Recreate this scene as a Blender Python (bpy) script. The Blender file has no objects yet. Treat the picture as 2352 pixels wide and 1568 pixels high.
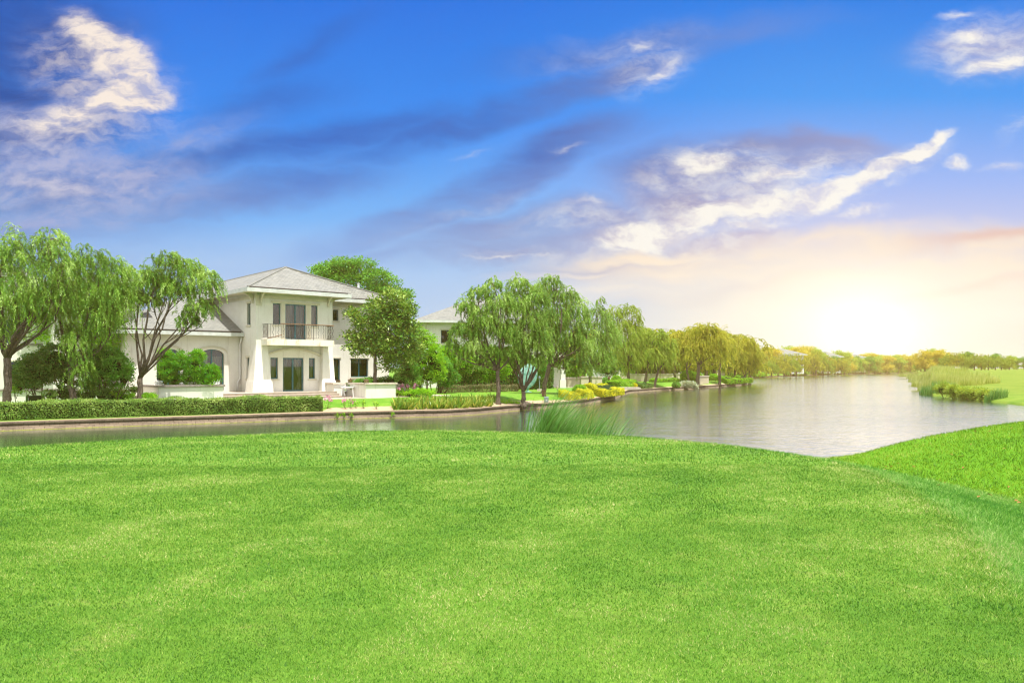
import bpy, math, random
import numpy as np
from mathutils import Vector, Matrix

scene = bpy.context.scene
COL = scene.collection
R = math.radians

# ------------------------------------------------------------------ camera
F, YH, HC = 1750.0, 846.0, 3.1        # focal length (of a 2352 wide picture), horizon row, eye height over the lake
cam_d = bpy.data.cameras.new('camera')
cam = bpy.data.objects.new('camera', cam_d)
COL.objects.link(cam)
scene.camera = cam
cam.location = (0, 0, HC)
cam.rotation_euler = (R(90), 0, 0)
cam_d.sensor_width = 36
cam_d.lens = 36 * F / 2352
cam_d.shift_y = (YH - 784) / 2352
cam_d.clip_start = 0.1
cam_d.clip_end = 9000

# ------------------------------------------------------------------ exposure
scene.view_settings.view_transform = 'Standard'
scene.view_settings.look = 'None'
scene.view_settings.exposure = 0.6
scene.view_settings.gamma = 1.0
scene.render.engine = 'CYCLES'
cy = scene.cycles
cy.max_bounces = 7
cy.diffuse_bounces = 2
cy.glossy_bounces = 3
cy.transmission_bounces = 4
cy.transparent_max_bounces = 12
cy.volume_bounces = 1
cy.caustics_reflective = False
cy.caustics_refractive = False
cy.sample_clamp_indirect = 6
cy.use_denoising = True
cy.denoising_prefilter = 'ACCURATE'
cy.denoising_input_passes = 'RGB_ALBEDO_NORMAL'
cy.pixel_filter_type = 'BLACKMAN_HARRIS'
cy.filter_width = 1.2
cy.sample_clamp_direct = 12

# ------------------------------------------------------------------ sun
SUN_EL = R(72)
SUN_H = Vector((0.58, -0.81)).normalized()        # where the sun stands, seen from above
sdir = Vector((SUN_H.x * math.cos(SUN_EL), SUN_H.y * math.cos(SUN_EL), math.sin(SUN_EL)))
sl = bpy.data.lights.new('sun', 'SUN')
sl.energy = 5.0
sl.angle = R(0.5)
sl.color = (1.0, 0.95, 0.86)
so = bpy.data.objects.new('sun', sl)
COL.objects.link(so)
so.rotation_euler = sdir.to_track_quat('Z', 'Y').to_euler()
so.location = (20, -20, 60)

# ------------------------------------------------------------------ small node language
class NT:
    def __init__(s, tree):
        s.t = tree; s.n = tree.nodes; s.l = tree.links
    def node(s, typ, **kw):
        n = s.n.new(typ)
        for k, v in kw.items(): setattr(n, k, v)
        return n
    def put(s, sock, v):
        if isinstance(v, bpy.types.NodeSocket): s.l.new(v, sock)
        elif v is not None:
            if isinstance(v, (tuple, list)) and sock.type == 'RGBA' and len(v) == 3: v = (*v, 1)
            sock.default_value = v
    def m(s, op, a, b=None, c=None, clamp=False):
        n = s.node('ShaderNodeMath', operation=op, use_clamp=clamp)
        s.put(n.inputs[0], a)
        if b is not None: s.put(n.inputs[1], b)
        if c is not None: s.put(n.inputs[2], c)
        return n.outputs[0]
    def mix(s, f, a, b, mode='MIX'):
        n = s.node('ShaderNodeMix', data_type='RGBA', blend_type=mode)
        s.put(n.inputs[0], f); s.put(n.inputs[6], a); s.put(n.inputs[7], b)
        return n.outputs[2]
    def vm(s, op, a, b=None):
        n = s.node('ShaderNodeVectorMath', operation=op)
        s.put(n.inputs[0], a)
        if b is not None: s.put(n.inputs[1], b)
        return n.outputs['Value'] if op in ('LENGTH', 'DOT_PRODUCT') else n.outputs[0]
    def rng(s, v, a, b, c=0.0, d=1.0, smooth=False):
        n = s.node('ShaderNodeMapRange', interpolation_type='SMOOTHSTEP' if smooth else 'LINEAR')
        s.put(n.inputs[0], v)
        for i, q in enumerate((a, b, c, d)): s.put(n.inputs[i + 1], q)
        return n.outputs[0]
    def noise(s, vec, scale, detail=4, rough=.5, dist=0, color=False):
        n = s.node('ShaderNodeTexNoise')
        if vec is not None: s.put(n.inputs['Vector'], vec)
        n.inputs['Scale'].default_value = scale; n.inputs['Detail'].default_value = detail
        n.inputs['Roughness'].default_value = rough; n.inputs['Distortion'].default_value = dist
        return n.outputs['Color'] if color else n.outputs[0]
    def mapping(s, vec, loc=(0, 0, 0), rot=(0, 0, 0), scale=(1, 1, 1), typ='POINT'):
        n = s.node('ShaderNodeMapping', vector_type=typ)
        s.put(n.inputs[0], vec)
        n.inputs['Location'].default_value = loc; n.inputs['Rotation'].default_value = rot; n.inputs['Scale'].default_value = scale
        return n.outputs[0]
    def ramp(s, f, stops):
        n = s.node('ShaderNodeValToRGB')
        s.put(n.inputs[0], f)
        e = n.color_ramp.elements
        while len(e) < len(stops): e.new(0.5)
        for i, (p, c) in enumerate(stops):
            e[i].position = p; e[i].color = (*c, 1)
        return n.outputs[0]
    def geo(s, k): return s.node('ShaderNodeNewGeometry').outputs[k]
    def tex(s, k): return s.node('ShaderNodeTexCoord').outputs[k]
    def attr(s, name):
        return s.node('ShaderNodeAttribute', attribute_name=name).outputs['Fac']

def lin(r, g, b):
    f = lambda c: (c / 255 / 12.92) if c / 255 <= .04045 else ((c / 255 + .055) / 1.055) ** 2.4
    return (f(r), f(g), f(b))

# ------------------------------------------------------------------ world: daylight sky with clouds
world = bpy.data.worlds.new('World')
scene.world = world
world.use_nodes = True
w = NT(world.node_tree)
for n in list(w.n): w.n.remove(n)
out = w.node('ShaderNodeOutputWorld')
bgs = w.node('ShaderNodeBackground')
w.l.new(bgs.outputs[0], out.inputs[0])
sky = w.node('ShaderNodeTexSky', sky_type='NISHITA', sun_disc=False)
sky.sun_elevation = SUN_EL
sky.sun_rotation = math.atan2(SUN_H.x, SUN_H.y)
sky.air_density = 1.0; sky.dust_density = 0.6; sky.ozone_density = 2.0
dirv = w.tex('Generated')
sep = w.node('ShaderNodeSeparateXYZ'); w.l.new(dirv, sep.inputs[0])
dx, dy, dz = sep.outputs
yy = w.m('MAXIMUM', dy, 0.12)
gu = w.m('DIVIDE', dx, yy)                  # tangent of the bearing from north
gv = w.m('DIVIDE', dz, yy)                  # tangent of the height over the horizon
PX = w.m('MULTIPLY_ADD', gu, 1.75, 1.176)   # thousandths, east
PY = w.m('MULTIPLY_ADD', gv, -1.75, 0.846)  # thousandths, down
cmb = w.node('ShaderNodeCombineXYZ'); w.l.new(PX, cmb.inputs[0]); w.l.new(PY, cmb.inputs[1])
P0 = cmb.outputs[0]
wn1 = w.noise(w.mapping(P0, scale=(1, 1.6, 1)), 3.2, 4, .55, color=True)
wn2 = w.noise(w.mapping(P0, scale=(1, 1.6, 1), loc=(3, 1, 0)), 11, 5, .6, color=True)
off1 = w.vm('SUBTRACT', wn1, (.5, .5, .5)); off2 = w.vm('SUBTRACT', wn2, (.5, .5, .5))
def vscale(v, k):
    n = w.node('ShaderNodeVectorMath', operation='SCALE'); w.put(n.inputs[0], v); n.inputs['Scale'].default_value = k
    return n.outputs[0]
Psoft = w.vm('ADD', P0, vscale(off1, .14))
Pfine = w.vm('ADD', w.vm('ADD', P0, vscale(off1, .09)), vscale(off2, .055))

def oval(P, X, Y, rx, ry, rot):
    """1 at the centre of a tilted oval falling to 0 at its rim; centre and radii in thousandths of the sky grid"""
    n = w.node('ShaderNodeTexGradient', gradient_type='SPHERICAL')
    tm = n.texture_mapping; tm.vector_type = 'TEXTURE'
    tm.translation = (X / 1000, Y / 1000, 0); tm.rotation = (0, 0, -R(rot)); tm.scale = (rx / 1000, ry / 1000, 1)
    w.put(n.inputs[0], P)
    return n.outputs['Fac']
def blob(P, X, Y, rx, ry, rot, k, edge=0.0):
    return w.rng(oval(P, X, Y, rx, ry, rot), 0, 1 - edge, 0, k, True)
def total(P, lst, g=1.3, edge=.3):
    acc = None
    for b in lst:
        v = w.m('MULTIPLY', oval(P, b[0], b[1], b[2] * g, b[3] * g, b[4]), b[5])
        acc = v if acc is None else w.m('MAXIMUM', acc, v)
    return w.rng(acc, 0, 1 - edge, 0, 1, True)

# blue gradient
left = w.ramp(PY, [(0.0, lin(0, 118, 238)), (.28, lin(34, 144, 252)), (.50, lin(118, 186, 255)), (.60, lin(172, 206, 248)), (.85, lin(200, 214, 240))])
right = w.ramp(PY, [(0.0, lin(20, 132, 242)), (.22, lin(70, 162, 254)), (.42, lin(165, 192, 254)), (.56, lin(215, 212, 240)), (.68, lin(252, 236, 222)), (.85, lin(255, 246, 232))])
lr = w.rng(PX, .95, 1.95, 0, 1, True)
base = w.mix(lr, left, right)
nis = w.mix(1.0, sky.outputs[0], (.085, .085, .085), 'MULTIPLY')
base = w.mix(.14, base, nis)
base = w.mix(w.m('MULTIPLY', blob(Psoft, 1090, 560, 330, 110, 14, 1.0), .38), base, lin(160, 208, 255))

# long wispy streak texture, tilted like the cloud bands
st = w.noise(w.mapping(Psoft, rot=(0, 0, R(17)), scale=(1.0, 4.2, 1)), 3.0, 6, .55)
stf = w.noise(w.mapping(Pfine, rot=(0, 0, R(22)), scale=(1.0, 2.4, 1)), 13.0, 5, .62)

DARK = [(-40, 170, 330, 260, 0, 1.15), (60, 480, 380, 150, -5, .85), (330, 440, 260, 110, 15, .62), (520, 462, 330, 46, 12, .95), (430, 395, 90, 40, 20, .8),
        (700, 330, 420, 46, 12, .75), (1180, 240, 480, 38, 17, .85), (600, 250, 200, 60, 15, .5), (1020, 470, 400, 44, 20, .95), (1290, 345, 150, 56, 22, .85),
        (1620, 420, 200, 85, 4, 1.2), (1850, 352, 220, 44, -4, .95), (1230, 540, 320, 60, 4, 1.1), (870, 590, 420, 50, 5, .45), (250, 570, 420, 40, -4, .35),
        (1650, 555, 150, 22, 6, .8), (2290, 110, 200, 70, 5, .6), (1480, 100, 380, 40, 8, .55), (700, 130, 200, 40, 30, .45), (2230, 545, 330, 22, 8, .6), (1800, 640, 300, 18, 8, .45),
        (1450, 605, 330, 36, 3, .5)]
dm = total(Psoft, DARK, 1.5, .35)
dmask = w.m('MULTIPLY', dm, w.rng(st, .32, .62, .5, 1.0), clamp=True)
dcol = w.ramp(w.m('MULTIPLY', PX, .4), [(0.0, lin(22, 70, 152)), (.16, lin(56, 102, 182)), (.28, lin(46, 108, 200)), (.45, lin(62, 112, 196)), (.62, lin(112, 132, 192)), (.86, lin(168, 170, 208))])
dcol = w.mix(w.rng(PY, .36, .56, 0, .95), dcol, w.ramp(w.m('MULTIPLY', PX, .4), [(0.0, lin(132, 166, 222)), (.3, lin(134, 174, 230)), (.5, lin(150, 154, 194)), (.68, lin(206, 188, 204)), (.9, lin(246, 208, 180))]))
c1 = w.mix(dmask, base, dcol)
# lit lavender cloud low on the left
lv_ = w.m('MULTIPLY', total(Psoft, [(170, 410, 360, 90, -6, .9), (60, 300, 170, 60, -14, .75), (150, 270, 200, 50, 20, .8), (420, 330, 220, 60, 12, .45), (120, 510, 260, 40, 0, .6)]), w.rng(stf, .34, .64, .25, .95), clamp=True)
c1 = w.mix(lv_, c1, lin(164, 174, 216))
BRIGHT = [(205, 90, 150, 66, -36, .85), (270, 135, 150, 80, -34, 1.1), (300, 172, 110, 66, -24, 1.2), (290, 225, 150, 60, 10, 1.2), (200, 255, 200, 56, 14, .8), (330, 150, 70, 60, 0, .85), (110, 290, 200, 56, 10, .6),
          (2110, 350, 110, 26, 33, 1.25), (2010, 405, 130, 40, 27, 1.25), (1900, 455, 170, 46, 16, 1.15), (1750, 480, 200, 46, 8, 1.0), (1620, 385, 140, 44, 6, .85), (1800, 410, 170, 36, 8, .8), (1500, 540, 190, 50, 8, 1.2), (1620, 500, 160, 40, 12, .95),
          (1520, 165, 110, 40, 32, .65), (1470, 105, 80, 44, -10, .5), (2235, 80, 110, 40, 2, .75), (2290, 150, 150, 46, 16, .85), (2200, 30, 90, 24, 4, .5), (2195, 372, 50, 26, 0, .7), (2300, 380, 90, 20, 5, .5),
          (1340, 475, 150, 22, 6, .5), (1080, 352, 80, 16, 4, .36), (1310, 350, 80, 16, 4, .36), (1150, 595, 150, 12, 2, .5), (1980, 492, 130, 18, 6, .6), (1710, 522, 170, 20, 6, .75)]
bm_ = total(Pfine, BRIGHT, 1.05, .2)
bmask = w.rng(w.m('MULTIPLY', bm_, w.rng(stf, .36, .62, .62, 1.1)), .02, 1.05, 0, .95, True)
MOT = [(1620, 400, 190, 60, 10, 1.0), (1800, 400, 220, 46, 6, .9), (1700, 470, 260, 50, 8, 1.0), (1350, 500, 220, 40, 6, .55), (1560, 560, 260, 50, 6, .9), (2050, 395, 150, 40, 30, .9), (230, 170, 190, 110, -20, .9), (190, 300, 230, 60, 10, .7),
       (1500, 150, 130, 70, 20, .55), (2260, 110, 160, 90, 8, .8), (1230, 590, 220, 20, 2, .5), (1080, 480, 260, 26, 16, .3), (110, 430, 300, 90, -8, .35), (2330, 300, 60, 30, 30, .5), (1420, 110, 260, 50, 10, .3)]
mo = w.m('MULTIPLY', total(Pfine, MOT), w.rng(stf, .36, .74, .05, .7), clamp=True)
bmask = w.m('MAXIMUM', bmask, mo)
bcol = w.mix(w.rng(PX, .4, 1.4, 0, 1), lin(253, 238, 224), lin(255, 249, 238))
bcol = w.mix(w.rng(stf, .36, .56, .55, 0), bcol, w.mix(w.rng(PX, .4, 1.4, 0, 1), lin(170, 170, 200), lin(214, 200, 212)))
c2 = w.mix(bmask, c1, bcol)
# warm low bands and the glow round the low bright spot
WARM = [(1800, 590, 560, 50, 7, .95), (2250, 600, 520, 80, 8, .9), (2050, 690, 600, 130, 3, 1.0), (1500, 660, 420, 50, 4, .6), (1480, 592, 260, 22, 5, .8), (1350, 628, 220, 16, 2, .5)]
wm = w.m('MULTIPLY', total(Psoft, WARM), w.rng(st, .34, .60, .4, .95), clamp=True)
c3 = w.mix(wm, c2, w.mix(w.rng(PY, .55, .72, 0, 1), lin(255, 232, 205), lin(255, 244, 230)))
c3 = w.mix(w.m('MULTIPLY', blob(Psoft, 2200, 655, 330, 20, 9, 1.0), .35), c3, lin(250, 205, 190))
c3 = w.mix(w.m('MULTIPLY', blob(Psoft, 2290, 535, 260, 26, 7, 1.0), .5), c3, lin(225, 180, 175))
c3 = w.mix(w.m('MULTIPLY', blob(P0, 1980, 750, 620, 300, 0, 1.0), .6), c3, lin(255, 246, 226))
glow = w.m('ADD', w.m('MULTIPLY', w.m('POWER', oval(P0, 1990, 755, 300, 210, 0), 2.5), .75), w.m('MULTIPLY', w.m('POWER', oval(P0, 2000, 760, 700, 380, 0), 2), .20))
c4 = w.mix(1.0, c3, w.mix(glow, (0, 0, 0), (1.0, .78, .56)), 'ADD')
# overhead and behind the viewer: broken white cloud, added unseen to fill the shade
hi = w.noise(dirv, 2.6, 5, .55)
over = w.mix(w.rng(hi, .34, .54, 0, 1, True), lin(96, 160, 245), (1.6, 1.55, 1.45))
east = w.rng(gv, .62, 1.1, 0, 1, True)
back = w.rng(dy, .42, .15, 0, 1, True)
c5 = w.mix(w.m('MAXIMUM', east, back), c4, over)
c5 = w.mix(w.rng(dz, 0, -.06, 0, 1), c5, lin(120, 150, 110))
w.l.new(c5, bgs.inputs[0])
SKYK = 1.0 / 2 ** scene.view_settings.exposure
bgs.inputs[1].default_value = SKYK
world.cycles.sampling_method = 'MANUAL'
world.cycles.sample_map_resolution = 1024

# ------------------------------------------------------------------ layout helpers
def X2x(X, d): return (X - 1176) / F * d          # across, at a distance d ahead
def Y2z(Y, d): return HC + (YH - Y) / F * d       # height, at a distance d ahead
def smooth(a, b, x):
    t = np.clip((x - a) / (b - a), 0, 1)
    return t * t * (3 - 2 * t)

# far shore: distance ahead as a function of the bearing u = x / y
_sh = [(0, 989.5), (200, 982), (370, 976), (527, 970.8), (750, 963), (1029, 956.3), (1100, 951.5), (1179, 943.7), (1280, 936.3), (1347, 928.6), (1379, 922.5), (1396, 918.4), (1415, 914.5), (1431, 908),
       (1445, 903), (1504, 898.4), (1562, 895.5), (1640, 890.5), (1699, 885.7), (1720, 881.7)]
SU = [(X - 1176) / F for X, Y in _sh]; SD = [HC * F / (Y - YH) for X, Y in _sh]
far = [(1722, 238), (1757, 258), (1831, 319), (1943, 417), (2106, 470), (2108, 258), (2129, 201), (2137, 120), (2140, 86), (2210, 78), (2281, 70), (2352, 63)]
SU += [(X - 1176) / F for X, d in far]; SD += [d for X, d in far]
SU += [1.1, 1.7, 2.6]; SD += [56, 50, 40]
us = [-2.8, -2.2, -1.6, -1.2, -.9]
SU = us + SU; SD = [53.4 / (1 - .613 * u) for u in us] + SD
SU = np.array(SU); SD = np.array(SD)
U_TIP, U_RIGHT = (1721 - 1176) / F, (2107 - 1176) / F
def shore(u): return np.interp(u, SU, SD)

def far_z(x, y):
    x = np.asarray(x, float); y = np.asarray(y, float)
    u = x / y; o = y - shore(u)
    zl = .44 + .52 * smooth(.8, 5.5, o) + .35 * smooth(40, 200, o)
    zr = np.interp(o, [0, 1, 4, 30, 80, 130, 250, 900], [-.1, .18, .42, .85, 1.7, 2.7, 2.5, 3.2])
    zr = zr + .25 * np.sin(x * .05 + 1) * np.sin(y * .045) * smooth(5, 40, o)
    return np.where(u > U_RIGHT, zr, zl)
def fz(x, y): return float(far_z(x, y))
def at(X, d):
    x = X2x(X, d); return Vector((x, d, fz(x, d)))

# near mound edge and near shore line
EDGE = np.array([(-300, -60), (-60, -30), (-24, -4), (-15, 10), (-10.7, 15.9), (-8.5, 18.4), (-5.5, 19.8), (-2, 20.3), (.16, 20.0), (2.8, 19.0), (4.45, 16.9), (5.45, 14.7), (5.9, 13.2), (5.5, 10.5), (4.9, 8.3), (4.25, 6.8), (3.6, 5.2), (3.2, 3), (3.4, -2), (6, -30), (10, -300)], float)
SHORE = np.array([(-400, -20), (-60, 2), (-25, 13), (-14, 20.5), (-8.5, 23.8), (-2, 25.4), (3, 24.8), (6, 24.0), (9, 25.2), (12, 25.6), (14, 25.4), (17, 26.3), (22, 27.5), (40, 30), (80, 34), (400, 40)], float)
def seg_dist(P, L):
    """signed distance of the points to a polyline, positive on its left side"""
    best = np.full(len(P), 1e9); sgn = np.ones(len(P))
    for a, b in zip(L[:-1], L[1:]):
        ab = b - a; ap = P - a
        t = np.clip((ap @ ab) / (ab @ ab), 0, 1)
        q = ap - t[:, None] * ab
        d = np.hypot(q[:, 0], q[:, 1])
        s = np.sign(ab[0] * ap[:, 1] - ab[1] * ap[:, 0])
        m = d < best - 1e-9
        best = np.where(m, d, best); sgn = np.where(m, s, sgn)
    return best * np.where(sgn == 0, 1, sgn)
def near_z(P):
    s = seg_dist(P, EDGE)                      # > 0 outside the mound
    out_ = np.maximum(s + .5, 0)
    zn = 1.45 - np.where(out_ < 1, .11 * out_ ** 2, .11 + .22 * (out_ - 1))
    x, y = P[:, 0], P[:, 1]
    kx = [0, 9, 10.1, 10.7, 11.4, 12.8, 14, 16.6, 22, 40, 400]; kz = [.24, .24, .27, .29, .42, .80, 1.07, 1.38, 1.7, 2.5, 4]
    zr = sum(np.interp(x + q, kx, kz) for q in (-.7, -.35, 0, .35, .7)) / 5
    zr = zr + .05 * np.sin(x * .5 + 1.3) * np.sin(y * .33)
    zr = zr + .35 * smooth(12, 2, y) * smooth(4, 12, x)
    k = .22
    z = np.maximum(zn, zr) + k * np.exp(-np.abs(zn - zr) / k) * .35
    z = z + .025 * np.sin(x * .55) * np.cos(y * .43 + .5)
    si = -seg_dist(P, SHORE)                   # > 0 on land
    return -1.3 + (z + 1.3) * smooth(-1.0, 1.3, si), s
# ------------------------------------------------------------------ mesh helpers
def mesh_np(name, V, Q, mats, attr=None, smooth_=False, uv=None, vattr=None, midx=None):
    V = np.asarray(V, np.float32); Q = np.asarray(Q, np.int32)
    k = Q.shape[1]
    me = bpy.data.meshes.new(name)
    me.vertices.add(len(V)); me.vertices.foreach_set('co', V.ravel())
    me.loops.add(Q.size); me.loops.foreach_set('vertex_index', Q.ravel())
    me.polygons.add(len(Q)); me.polygons.foreach_set('loop_start', np.arange(0, Q.size, k, dtype=np.int32))
    me.update(calc_edges=True)
    if smooth_: me.polygons.foreach_set('use_smooth', np.ones(len(Q), bool))
    for m in (mats if isinstance(mats, (list, tuple)) else [mats]): me.materials.append(m)
    if midx is not None: me.polygons.foreach_set('material_index', np.asarray(midx, np.int32))
    if attr is not None:
        a = me.attributes.new('rnd', 'FLOAT', 'FACE'); a.data.foreach_set('value', np.asarray(attr, np.float32))
    if vattr:
        for nm, vals in vattr.items():
            a = me.attributes.new(nm, 'FLOAT', 'POINT'); a.data.foreach_set('value', np.asarray(vals, np.float32))
    if uv is not None:
        l = me.uv_layers.new(name='UVMap'); l.data.foreach_set('uv', np.asarray(uv, np.float32)[Q.ravel()].ravel())
    return me

def link(name, me, parent=None, **props):
    o = bpy.data.objects.new(name, me); COL.objects.link(o)
    if parent is not None: o.parent = parent
    for k, v in props.items():
        if v is not None: o[k] = v
    return o
def thing(name, label, cat, loc=(0, 0, 0), rz=0, group=None):
    return_ = link(name, None, None, label=label, category=cat, group=group)
    return_.location = loc; return_.rotation_euler = (0, 0, rz)
    return return_
def copy_thing(src, loc, rz, sc, label):
    c = src.copy(); COL.objects.link(c); c.location = loc; c.rotation_euler = (0, 0, rz); c.scale = (sc,) * 3
    c['label'] = label
    for ch in list(src.children):
        k = ch.copy(); COL.objects.link(k); k.parent = c
        for g in list(ch.children):
            q = g.copy(); COL.objects.link(q); q.parent = k
    return c

class MB:
    """collects boxes, polygons and tubes and links them as one mesh"""
    def __init__(s): s.v = []; s.f = []; s.mi = []; s.cur = 0
    def add(s, vs, fs):
        b = len(s.v); s.v += [tuple(map(float, p)) for p in vs]
        for f in fs: s.f.append(tuple(b + i for i in f)); s.mi.append(s.cur)
        return s
    def box(s, x0, x1, y0, y1, z0, z1):
        x0, x1 = sorted((x0, x1)); y0, y1 = sorted((y0, y1)); z0, z1 = sorted((z0, z1))
        return s.add([(x0, y0, z0), (x1, y0, z0), (x1, y1, z0), (x0, y1, z0), (x0, y0, z1), (x1, y0, z1), (x1, y1, z1), (x0, y1, z1)],
                     [(0, 3, 2, 1), (4, 5, 6, 7), (0, 1, 5, 4), (1, 2, 6, 5), (2, 3, 7, 6), (3, 0, 4, 7)])
    def hexa(s, b, t):
        return s.add(list(b) + list(t), [(0, 3, 2, 1), (4, 5, 6, 7), (0, 1, 5, 4), (1, 2, 6, 5), (2, 3, 7, 6), (3, 0, 4, 7)])
    def poly(s, pts): return s.add(pts, [tuple(range(len(pts)))])
    def tube(s, pts, rad, n=8, cap=True):
        pts = [Vector(p) for p in pts]
        if not isinstance(rad, (list, tuple)): rad = [rad] * len(pts)
        rings = []; prev = None
        for i, p in enumerate(pts):
            d = (pts[min(i + 1, len(pts) - 1)] - pts[max(i - 1, 0)]).normalized()
            if prev is None:
                a = d.orthogonal().normalized()
            else:
                a = (prev - d * prev.dot(d)).normalized()
            prev = a; b = d.cross(a)
            rings.append([p + (a * math.cos(2 * math.pi * k / n) + b * math.sin(2 * math.pi * k / n)) * rad[i] for k in range(n)])
        vs = [q for r in rings for q in r]; fs = []
        for i in range(len(pts) - 1):
            for k in range(n):
                k2 = (k + 1) % n
                fs.append((i * n + k, i * n + k2, (i + 1) * n + k2, (i + 1) * n + k))
        if cap: fs.append(tuple(range(n))[::-1]); fs.append(tuple((len(pts) - 1) * n + k for k in range(n)))
        return s.add(vs, fs)
    def lathe(s, prof, n=16, c=(0, 0, 0)):
        vs = [(c[0] + r * math.cos(2 * math.pi * k / n), c[1] + r * math.sin(2 * math.pi * k / n), c[2] + z) for r, z in prof for k in range(n)]
        fs = [(i * n + k, i * n + (k + 1) % n, (i + 1) * n + (k + 1) % n, (i + 1) * n + k) for i in range(len(prof) - 1) for k in range(n)]
        fs.append(tuple(range(n))[::-1]); fs.append(tuple((len(prof) - 1) * n + k for k in range(n)))
        return s.add(vs, fs)
    def build(s, name, mats, parent=None, smooth_=False, bevel=0, **props):
        me = bpy.data.meshes.new(name); me.from_pydata(s.v, [], s.f)
        for m in (mats if isinstance(mats, (list, tuple)) else [mats]): me.materials.append(m)
        me.polygons.foreach_set('material_index', s.mi)
        if smooth_: me.polygons.foreach_set('use_smooth', [True] * len(s.f))
        me.update()
        o = link(name, me, parent, **props)
        if bevel:
            b = o.modifiers.new('bevel', 'BEVEL'); b.width = bevel; b.segments = 2; b.limit_method = 'ANGLE'
        return o

# ------------------------------------------------------------------ materials
MATS = {}
def newmat(name):
    m = bpy.data.materials.new(name); m.use_nodes = True
    t = NT(m.node_tree)
    for n in list(t.n): t.n.remove(n)
    o = t.node('ShaderNodeOutputMaterial')
    return m, t, o
def bump(t, h, strength=.3, dist=.02):
    n = t.node('ShaderNodeBump'); n.inputs['Strength'].default_value = strength; n.inputs['Distance'].default_value = dist
    t.l.new(h, n.inputs['Height']); return n.outputs[0]
def principled(t, o, color, rough=.6, spec=.4, normal=None, metallic=0, **kw):
    p = t.node('ShaderNodeBsdfPrincipled')
    t.put(p.inputs['Base Color'], color); t.put(p.inputs['Roughness'], rough); t.put(p.inputs['Specular IOR Level'], spec)
    p.inputs['Metallic'].default_value = metallic
    if normal is not None: t.l.new(normal, p.inputs['Normal'])
    for k, v in kw.items(): t.put(p.inputs[k], v)
    t.l.new(p.outputs[0], o.inputs[0]); return p
def mat(name, c1, c2=None, scale=3, rough=.7, spec=.3, bs=.2, bd=.01, bscale=25, metallic=0, stretch=(1, 1, 1)):
    if name in MATS: return MATS[name]
    m, t, o = newmat(name)
    oc = t.mapping(t.tex('Object'), scale=stretch)
    c2 = c2 or tuple(x * .75 for x in c1)
    n = t.noise(oc, scale, 5, .6)
    col = t.mix(t.rng(n, .35, .65), c2, c1)
    principled(t, o, col, rough, spec, bump(t, t.noise(oc, bscale, 4), bs, bd), metallic)
    MATS[name] = m; return m

def foliage(name, cols, trans=.35, nscale=.9, patch=None, rough=.5, sheen=.35):
    """leaves: a colour per leaf from a ramp, clump-sized drift of hue, light shining through"""
    m, t, o = newmat(name)
    r = t.attr('rnd')
    big = t.noise(t.tex('Object'), nscale, 3, .6)
    f = t.m('ADD', t.m('MULTIPLY', r, .85), t.m('MULTIPLY_ADD', big, 1.5, -.62), clamp=True)  # ramp ends paint highlights and deep shade into the leaf colours
    col = t.ramp(f, [(i / (len(cols) - 1), c) for i, c in enumerate(cols)])
    p = t.node('ShaderNodeBsdfPrincipled')
    t.put(p.inputs['Base Color'], col); p.inputs['Roughness'].default_value = rough; p.inputs['Specular IOR Level'].default_value = sheen
    tr = t.node('ShaderNodeBsdfTranslucent')
    t.put(tr.inputs[0], t.mix(.5, col, (min(cols[-1][0] * 1.6, 1), min(cols[-1][1] * 1.35, 1), cols[-1][2] * .7)))
    mx = t.node('ShaderNodeMixShader'); mx.inputs[0].default_value = trans
    t.l.new(p.outputs[0], mx.inputs[1]); t.l.new(tr.outputs[0], mx.inputs[2]); t.l.new(mx.outputs[0], o.inputs[0])
    return m

M_WILLOW = foliage('willow_leaves', [(.014, .07, .005), (.070, .23, .012), (.24, .46, .04), (.62, .80, .28)], .28)
M_WILLOW_HAZE = foliage('haze_yellow_willow_leaves', [(.06, .14, .010), (.17, .32, .02), (.34, .48, .05), (.52, .62, .12)], .45)  # warm distant haze painted in as yellower willow leaves
M_GOLD = foliage('haze_gold_leaves', [(.14, .15, .008), (.38, .33, .015), (.64, .50, .04), (.80, .64, .12)], .45)  # low sky glow put into the leaf colour of far trees
M_HAZEGOLDW = foliage('haze_gold_willow_leaves', [(.07, .13, .006), (.25, .31, .012), (.52, .50, .03), (.74, .68, .12)], .40)  # same warm glow put into the colour of the headland willows
M_FEATHER = foliage('feathery_leaves', [(.012, .10, .004), (.035, .24, .006), (.10, .40, .012), (.34, .60, .02)], .35, .55)
M_BROAD = foliage('broad_leaves', [(.010, .06, .006), (.04, .19, .012), (.12, .36, .03), (.28, .54, .08)], .30)
M_MAGN = foliage('magnolia_leaves', [(.008, .04, .006), (.03, .13, .012), (.14, .32, .02), (.62, .74, .20)], .15, .7, rough=.42, sheen=.4)  # palest ramp colour paints glossy yellow highlights into the leaves
M_LIME = foliage('lime_leaves', [(.03, .14, .004), (.10, .36, .008), (.24, .55, .015), (.42, .68, .03)], .42, 1.3)
M_DARKL = foliage('dark_leaves', [(.010, .045, .006), (.035, .13, .015), (.10, .25, .035), (.26, .42, .10)], .22, 1.5)
M_HEDGE = foliage('hedge_leaves', [(.018, .07, .008), (.06, .19, .018), (.20, .38, .05), (.52, .64, .20)], .25, 1.1)
M_YELLOW = foliage('yellow_leaves', [(.14, .24, .01), (.48, .52, .012), (.80, .72, .015), (.88, .80, .05)], .35, 1.6)
M_BROWNH = foliage('thin_hedge_leaves', [(.05, .07, .02), (.13, .14, .05), (.22, .20, .09), (.30, .27, .14)], .2, 1.5)
M_SILVER = foliage('silver_leaves', [(.10, .16, .08), (.26, .34, .20), (.46, .52, .38), (.62, .66, .52)], .3, 2)
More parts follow.
